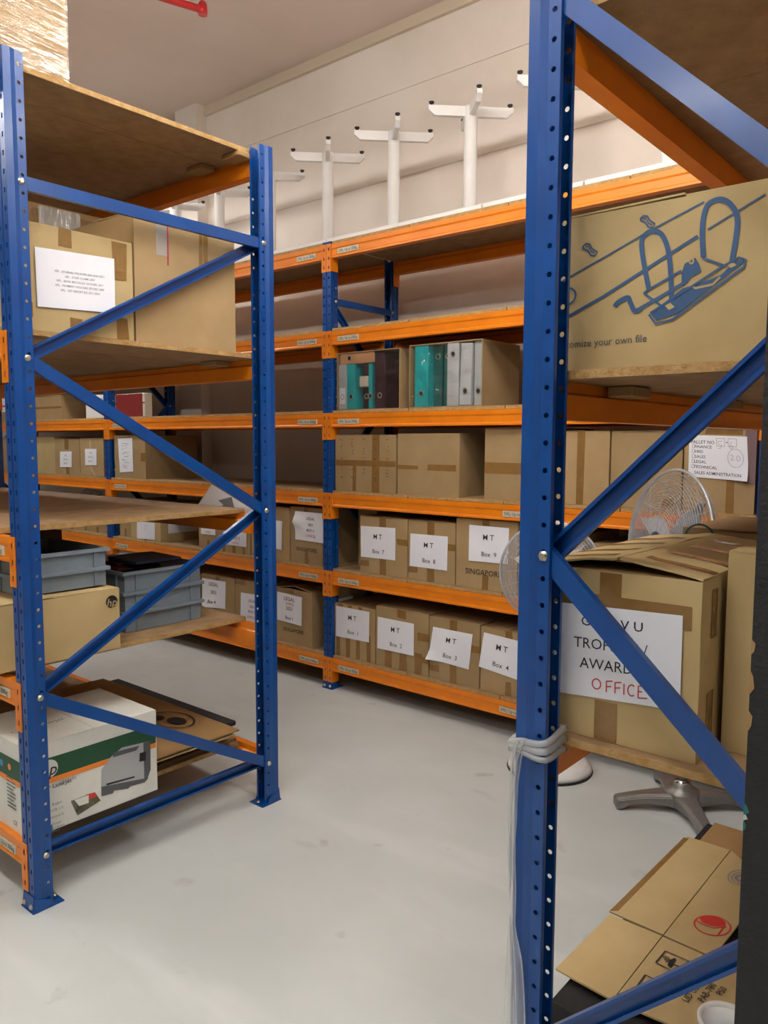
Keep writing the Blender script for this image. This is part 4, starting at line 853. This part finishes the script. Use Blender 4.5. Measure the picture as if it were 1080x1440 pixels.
c0 = ony(960, 741, 2.02)
t, F = carton(c0.x, c0.x+.38, 2.02, 2.42, zB, c0.z, 'brown carton with a dark green ring printed on it behind the trophies carton', None, '-Y', 'cardboard', tapes=[(.05, .6, .95, .72)])
c1 = F.px(984, 753); F.strokes('printed_ring', [ell(c1[0], c1[1]-.008, .036, .036, 30)], 'ink_teal', .005); F.slab('clear_tape', .20, F.h-.05, .34, F.h-.004, .0006, 'film_white', .0006)

# black upright panel standing against the end frame
pa = CAM + ray(1077, 960)*0.97
t = thing('upright_panel', 'tall black painted panel with chipped edge standing against the right rack', 'panel', (pa.x, pa.y, 0))
bm = bmesh.new(); add_box(bm, (-.0185, 0, 0), (.030, .245, 2.05)); bevel(bm, .0005)
mesh_obj('panel_body', bm, 'black_paint', t)
random.seed(21)
for zc, hh, m_ in ((1.195, .010, 'bare_wood'), (1.15, .016, 'bare_wood'), (1.10, .014, 'bare_wood'), (.985, .008, 'green'), (.975, .005, 'print_grey'), (.962, .007, 'green')):
    bm = bmesh.new(); pts = [(-.0186, -.0008, zc-hh), (-.0186+.006*random.uniform(.5, 1.2), -.0008, zc-hh*.4), (-.0186+.005*random.uniform(.3, 1.2), -.0008, zc+hh*.5), (-.0186, -.0008, zc+hh)]
    add_prism(bm, pts, (0, .003, 0)); finish(bm); mesh_obj('chipped_patch', bm, m_, t)

# ------------------------------------------------------------------ film tied to the near post of the right rack
t = thing('plastic_wrap', 'white plastic film tied round the near blue post and hanging to the floor', 'wrap', (RX_L, RYN-.05, 0)); b = t.location
xl, xr, yn, yfz = RX_L-.0075, RX_L+.067, RYN-.0405, RYN+.0405
for k, (za, dz, rr) in enumerate(((.869, .007, .012), (.861, .003, .013), (.854, -.002, .011))):
    loop = []
    corners = [(xl, yn), (xr, yn), (xr, yfz), (xl, yfz)]
    for i in range(4):
        (ax, ay), (bx, by) = corners[i], corners[(i+1) % 4]
        for q in range(6):
            s = q/6; x, y = ax+(bx-ax)*s, ay+(by-ay)*s; loop.append((x-b.x, y-b.y, za+dz*(x-xl)/(xr-xl)*2+dz*(y-yn)/.08+.002*math.sin(i*3+q)))
    bm = bmesh.new(); add_tube(bm, loop, rr*.55, 8, closed=True); mesh_obj('tied_band', bm, 'film_white', t, True)
ol = [(733, 1036), (722, 1042), (716, 1075), (714, 1150), (713, 1300), (709, 1400), (703, 1500), (697, 1620)]; orr = [(741, 1040), (733, 1062), (728, 1100), (725, 1180), (725, 1300), (734, 1350), (739, 1410), (744, 1520), (742, 1620)]
def at(pl, y):
    for (xa, ya), (xb, yb) in zip(pl, pl[1:]):
        if ya <= y <= yb: return xa+(xb-xa)*(y-ya)/(yb-ya)
    return pl[-1][0] if y > pl[-1][1] else pl[0][0]
bm = bmesh.new(); g = []; nj, ni = 60, 16
for j in range(nj+1):
    y = 1040+(1620-1040)*j/nj; row = []
    for i in range(ni+1):
        x = at(ol, y)+(at(orr, y)-at(ol, y))*i/ni; p = ony(x, y, RYN-.048); p.y += .004*math.sin(i*.9+j*.05)+.007*noise.noise(V((i*.25, j*.10, 3))); row.append(bm.verts.new(p-b))
    g.append(row)
for j in range(nj):
    for i in range(ni): bm.faces.new((g[j][i], g[j][i+1], g[j+1][i+1], g[j+1][i]))
mesh_obj('hanging_film', bm, 'film_white', t, True)

# ------------------------------------------------------------------ fans
def grille(R, depth, c, ax, rings, spokes, wire=.0016, inner=.0):
    bm = bmesh.new(); x, y = frame_from(V(ax)); ax = V(ax).normalized(); c = V(c)
    def pt(r, a): return c + (x*math.cos(a)+y*math.sin(a))*r + ax*depth*math.sqrt(max(0, 1-(r/R)**2.6))
    for k in range(rings+1):
        r = inner+(R-inner)*k/rings; add_tube(bm, [pt(max(r, .004), 2*math.pi*i/40) for i in range(40)], wire if k < rings else wire*2.4, 4, closed=True)
    for k in range(spokes):
        a = 2*math.pi*k/spokes; add_tube(bm, [pt(inner+(R-inner)*q/5, a) for q in range(6)], wire*1.2, 4, caps=False)
    return bm
def fan(loc, hub_z, R, ax, label, style):
    t = thing('pedestal_fan', label, 'fan', loc); ax = V(ax).normalized(); c = V((0, 0, hub_z)) + ax*.10
    if style == 'star':
        for k in range(4):
            a = math.radians(STAR0+90*k); cs, sn = math.cos(a), math.sin(a); R_ = lambda r, w_, z: (r*cs-w_*sn, r*sn+w_*cs, z)
            bm = bmesh.new(); secs = [(.02, .055, .020, .075), (.08, .042, .028, .072), (.16, .030, .034, .066), (.215, .028, .022, .058), (.24, .027, .004, .054), (.258, .026, .004, .050), (.264, .022, .010, .046)]; rings = []
            for r, hw_, zb_, zt_ in secs: rings.append([bm.verts.new(R_(r, w_, z)) for w_, z in ((-hw_, zb_), (hw_, zb_), (hw_, zt_-.010), (hw_*.7, zt_), (-hw_*.7, zt_), (-hw_, zt_-.010))])
            for A, B in zip(rings, rings[1:]):
                for q in range(6): bm.faces.new((A[q], A[(q+1) % 6], B[(q+1) % 6], B[q]))
            bm.faces.new(rings[0]); bm.faces.new(rings[-1][::-1]); finish(bm); bevel(bm, .003, 2); mesh_obj('base_leg', bm, 'castmetal', t)
        bm = bmesh.new(); add_lathe(bm, [(.07, .06), (.066, .078), (.045, .084), (.040, .098), (.034, .112), (.022, .118)], 28); mesh_obj('hub_collar', bm, 'castmetal', t)
        bm = bmesh.new(); add_lathe(bm, [(.034, .098), (.034, .113), (.024, .122), (.018, .124)], 24); mesh_obj('locking_nut', bm, 'chrome', t); pm = 'castmetal'; pr_ = .016
    else:
        bm = bmesh.new(); add_lathe(bm, [(.185, 0), (.188, .006), (.186, .012)], 40); mesh_obj('base_ring', bm, 'black_rubber', t)
        bm = bmesh.new(); add_lathe(bm, [(.185, .0122), (.18, .030), (.15, .050), (.08, .066), (.04, .075), (.02, .09)], 40); mesh_obj('base_dome', bm, 'white_plastic', t); pm = 'white_plastic'; pr_ = .013
    bm = bmesh.new(); add_tube(bm, [(0, 0, .085), (0, 0, hub_z-.05)], pr_, 14); mesh_obj('pole', bm, pm, t)
    bm = bmesh.new(); o = V((0, 0, hub_z)); add_lathe(bm, [(.02, -.11), (.052, -.10), (.062, -.04), (.062, .02), (.04, .045), (.012, .05), (.010, .085)], 24, o, ax); mesh_obj('motor_housing', bm, 'navy' if style == 'star' else 'white_plastic', t)
    mesh_obj('front_grille', grille(R, .055, c, ax, 24 if style == 'star' else 22, 12 if style == 'star' else 18, .0013 if style == 'star' else .0011, .035 if style == 'star' else .085), 'wire', t)
    mesh_obj('rear_grille', grille(R, -.07, c-ax*.006, ax, 12, 12, .0013, .05), 'wire', t)
    bm = bmesh.new(); x, y = frame_from(ax); add_tube(bm, [c-ax*.003+(x*math.cos(q)+y*math.sin(q))*R for q in [2*math.pi*k/48 for k in range(48)]], .006, 6, closed=True); mesh_obj('cage_rim', bm, 'wire', t)
    for k in range(3):
        bm = bmesh.new(); a = 2*math.pi*k/3+.5; rows = []
        for i in range(9):
            r = .03+(R*.86-.03)*i/8; sp = .55*math.sin(math.pi*min(1, .25+i/9)); row = []
            for j in range(6):
                q = a+(j/5-.5)*2*sp*.62+.25*i/8; h = (j/5-.5)*.035; row.append(bm.verts.new(c + (x*math.cos(q)+y*math.sin(q))*r + ax*(h-.006)))
            rows.append(row)
        for i in range(8):
            for j in range(5): bm.faces.new((rows[i][j], rows[i][j+1], rows[i+1][j+1], rows[i+1][j]))
        bo = mesh_obj('blade', bm, 'wire' if style == 'star' else 'white_plastic', t, True); md = bo.modifiers.new('thick', 'SOLIDIFY'); md.thickness = .0018
    bm = bmesh.new(); add_lathe(bm, [(.034, .050), (.034, .058), (.02, .066), (.002, .068)] if style == 'star' else [(.088, .044), (.088, .052), (.070, .058), (.066, .052), (.002, .056)], 32, c, ax); mesh_obj('front_badge', bm, 'navy' if style == 'star' else 'white_plastic', t)
    return t
STAR0 = 219
fan((-1.016, 3.055, 0), 1.062, .275, (-.62, -.78, .10), 'pedestal fan with grey four-legged cast base and wire cage by the right rack', 'star')
fan((-1.60, 3.06, 0), .885, .215, (.30, -.90, .12), 'white pedestal fan with round base and wire cage behind the near post', 'round')

# ------------------------------------------------------------------ floor stack inside the right rack
t = thing('foam_block', 'long black slab on timber bearers on the floor under the trophies shelf', 'slab', (-.50, 2.17, 0))
mesh_obj('slab', box_bm((-.32, -.57, .055), (.32, .57, .125), .003), 'black_foam', t)
for y in (-.50, .50): mesh_obj('bearer', box_bm((-.335, y-.05, 0), (.30, y+.05, .0545), .002), 'chipboard', t)
o = mesh_obj('timber_board', box_bm((-.26, -.09, 0), (.26, .09, .016), .001), 'cardboard_in', None, False, (-.53, 2.635, .1265)); tag(o, 'brown board across the far end of the black slab', 'board')
zc = .142
th = thing('flattened_carton', 'large flattened carton with a red disc logo and umbrella symbol on the black slab', 'cardboard', (-.5, 2.0, zc))
fl = Face((0, 0, zc+.009), (1, 0, 0), (0, 1, 0), th)
Hq = zm(780, 1160, 3.857)
def flp(x, y): p = onz(*Hq((x, y))[0], zc+.007); return (p.x, p.y)
pan = [('panel', [(5, 778), (300, 484), (582, 602), (312, 948)], 0), ('panel', [(296, 470), (720, 65), (952, 140), (588, 598)], 1), ('panel', [(956, 142), (1010, 185), (1160, 330), (860, 720), (592, 602)], 1), ('panel', [(586, 606), (850, 722), (1000, 800), (1010, 1240), (316, 952)], 0)]
for nm, pts, e in pan:
    bm = bmesh.new(); w_ = [flp(*p) for p in pts]; add_prism(bm, [(x+.5, y-2.0, .002+.002*e) for x, y in w_], (0, 0, .005)); finish(bm); mesh_obj(nm, bm, 'cardboard_pale', th)
tp = [flp(*p) for p in ((300, 470), (700, 72), (728, 78), (345, 470))]; bm = bmesh.new(); add_prism(bm, [(x+.5, y-2, .0092) for x, y in tp], (0, 0, .0006)); finish(bm); mesh_obj('tape', bm, 'tape', th)
fl.o = V((0, 0, zc+.0098)); Q = lambda *pts: [flp(*p) for p in pts]
fl.strokes('printed_logo', [Q(*ell(856, 552, 100, 52, 28, rot=10)), Q((760, 520), (800, 545), (860, 566), (930, 560)), Q((925, 550), (885, 605))], 'print_red', .0045, .0003); fl.poly('printed_logo', Q(*ell(858, 528, 72, 26, 22, rot=12)[:-1]), 'print_red', .0006)
fl.strokes('printed_symbol', [Q((548, 752), (600, 690), (730, 745), (640, 800), (548, 752)), Q((440, 890), (490, 820), (580, 860)), Q((640, 762), (680, 775))] + [Q((585+14*i+6*j, 715+10*j+4*i), (590+14*i+6*j, 722+10*j+4*i)) for i in range(3) for j in range(4)], 'ink', .004, .0003)
fl.poly('printed_symbol', Q((612, 770), (620, 740), (650, 728), (660, 735), (648, 752), (632, 780)), 'ink', .0003)
fl.strokes('printed_ring', [Q(*ell(1005, 290, 65, 40, 24)), Q(*ell(1008, 292, 48, 28, 24)), (.01, Q(*ell(1010, 294, 26, 15, 18)))], 'ink_teal' if False else 'ink_grey', .004, .0003)
a = V(flp(700, 960)); b2 = V(flp(830, 800)); ang = math.atan2(b2.y-a.y, b2.x-a.x)
for s_, q in (('LID USE X 2', (705, 960)), ('PAB-780', (790, 960)), ('P50', (890, 925))):
    p = flp(*q); fl.text('printed_text', s_, p[0], p[1], .023, 'ink', .0003, True, rot=ang, align='L')
t = thing('plastic_tub', 'white round plastic tub standing on the flattened carton beside the black panel', 'tub'); p = onz(1022, 1452, .26); t.location = (p.x, p.y, zc+.0105)
bm = bmesh.new(); add_lathe(bm, [(.040, 0), (.046, .09), (.052, .125), (.053, .130), (.049, .130), (.042, .09), (.037, .006), (.002, .004)], 40, cap=False); mesh_obj('tub_wall', bm, 'white_plastic', t)
bm = bmesh.new(); add_lathe(bm, [(.049, .118), (.056, .120), (.057, .133), (.054, .136), (.048, .134), (.0485, .120)], 40, cap=False); mesh_obj('rim', bm, 'white_paint', t)
# leaf-like metal plate under the fan foot, sprinkler pipe
t = thing('sprinkler_pipe', 'red sprinkler pipe with upturned head below the ceiling', 'pipe', (-3.95, 2.98, 3.93)); pe = onz(285, 14, 3.93)
bm = bmesh.new(); e = pe-t.location; add_tube(bm, [e+V((-.55, -1.75, 0)), e+V((-.003, -.012, 0)), e+V((0, 0, .008)), e+V((0, 0, .04))], .021, 14); mesh_obj('pipe', bm, 'red_pipe', t)
bm = bmesh.new(); add_lathe(bm, [(.026, -.028), (.028, 0), (.026, .03), (.02, .034)], 16, e); mesh_obj('elbow', bm, 'red_pipe', t)
bm = bmesh.new(); add_lathe(bm, [(.010, .034), (.010, .06), (.014, .062), (.014, .068), (.007, .07), (.007, .095), (.016, .098), (.016, .102)], 14, e); mesh_obj('sprinkler_head', bm, 'steel', t)
bm = bmesh.new(); q = e+V((-.30, -.95, 0)); add_tube(bm, [q, q+V((0, 0, .13))], .006, 8); mesh_obj('hanger', bm, 'steel', t)
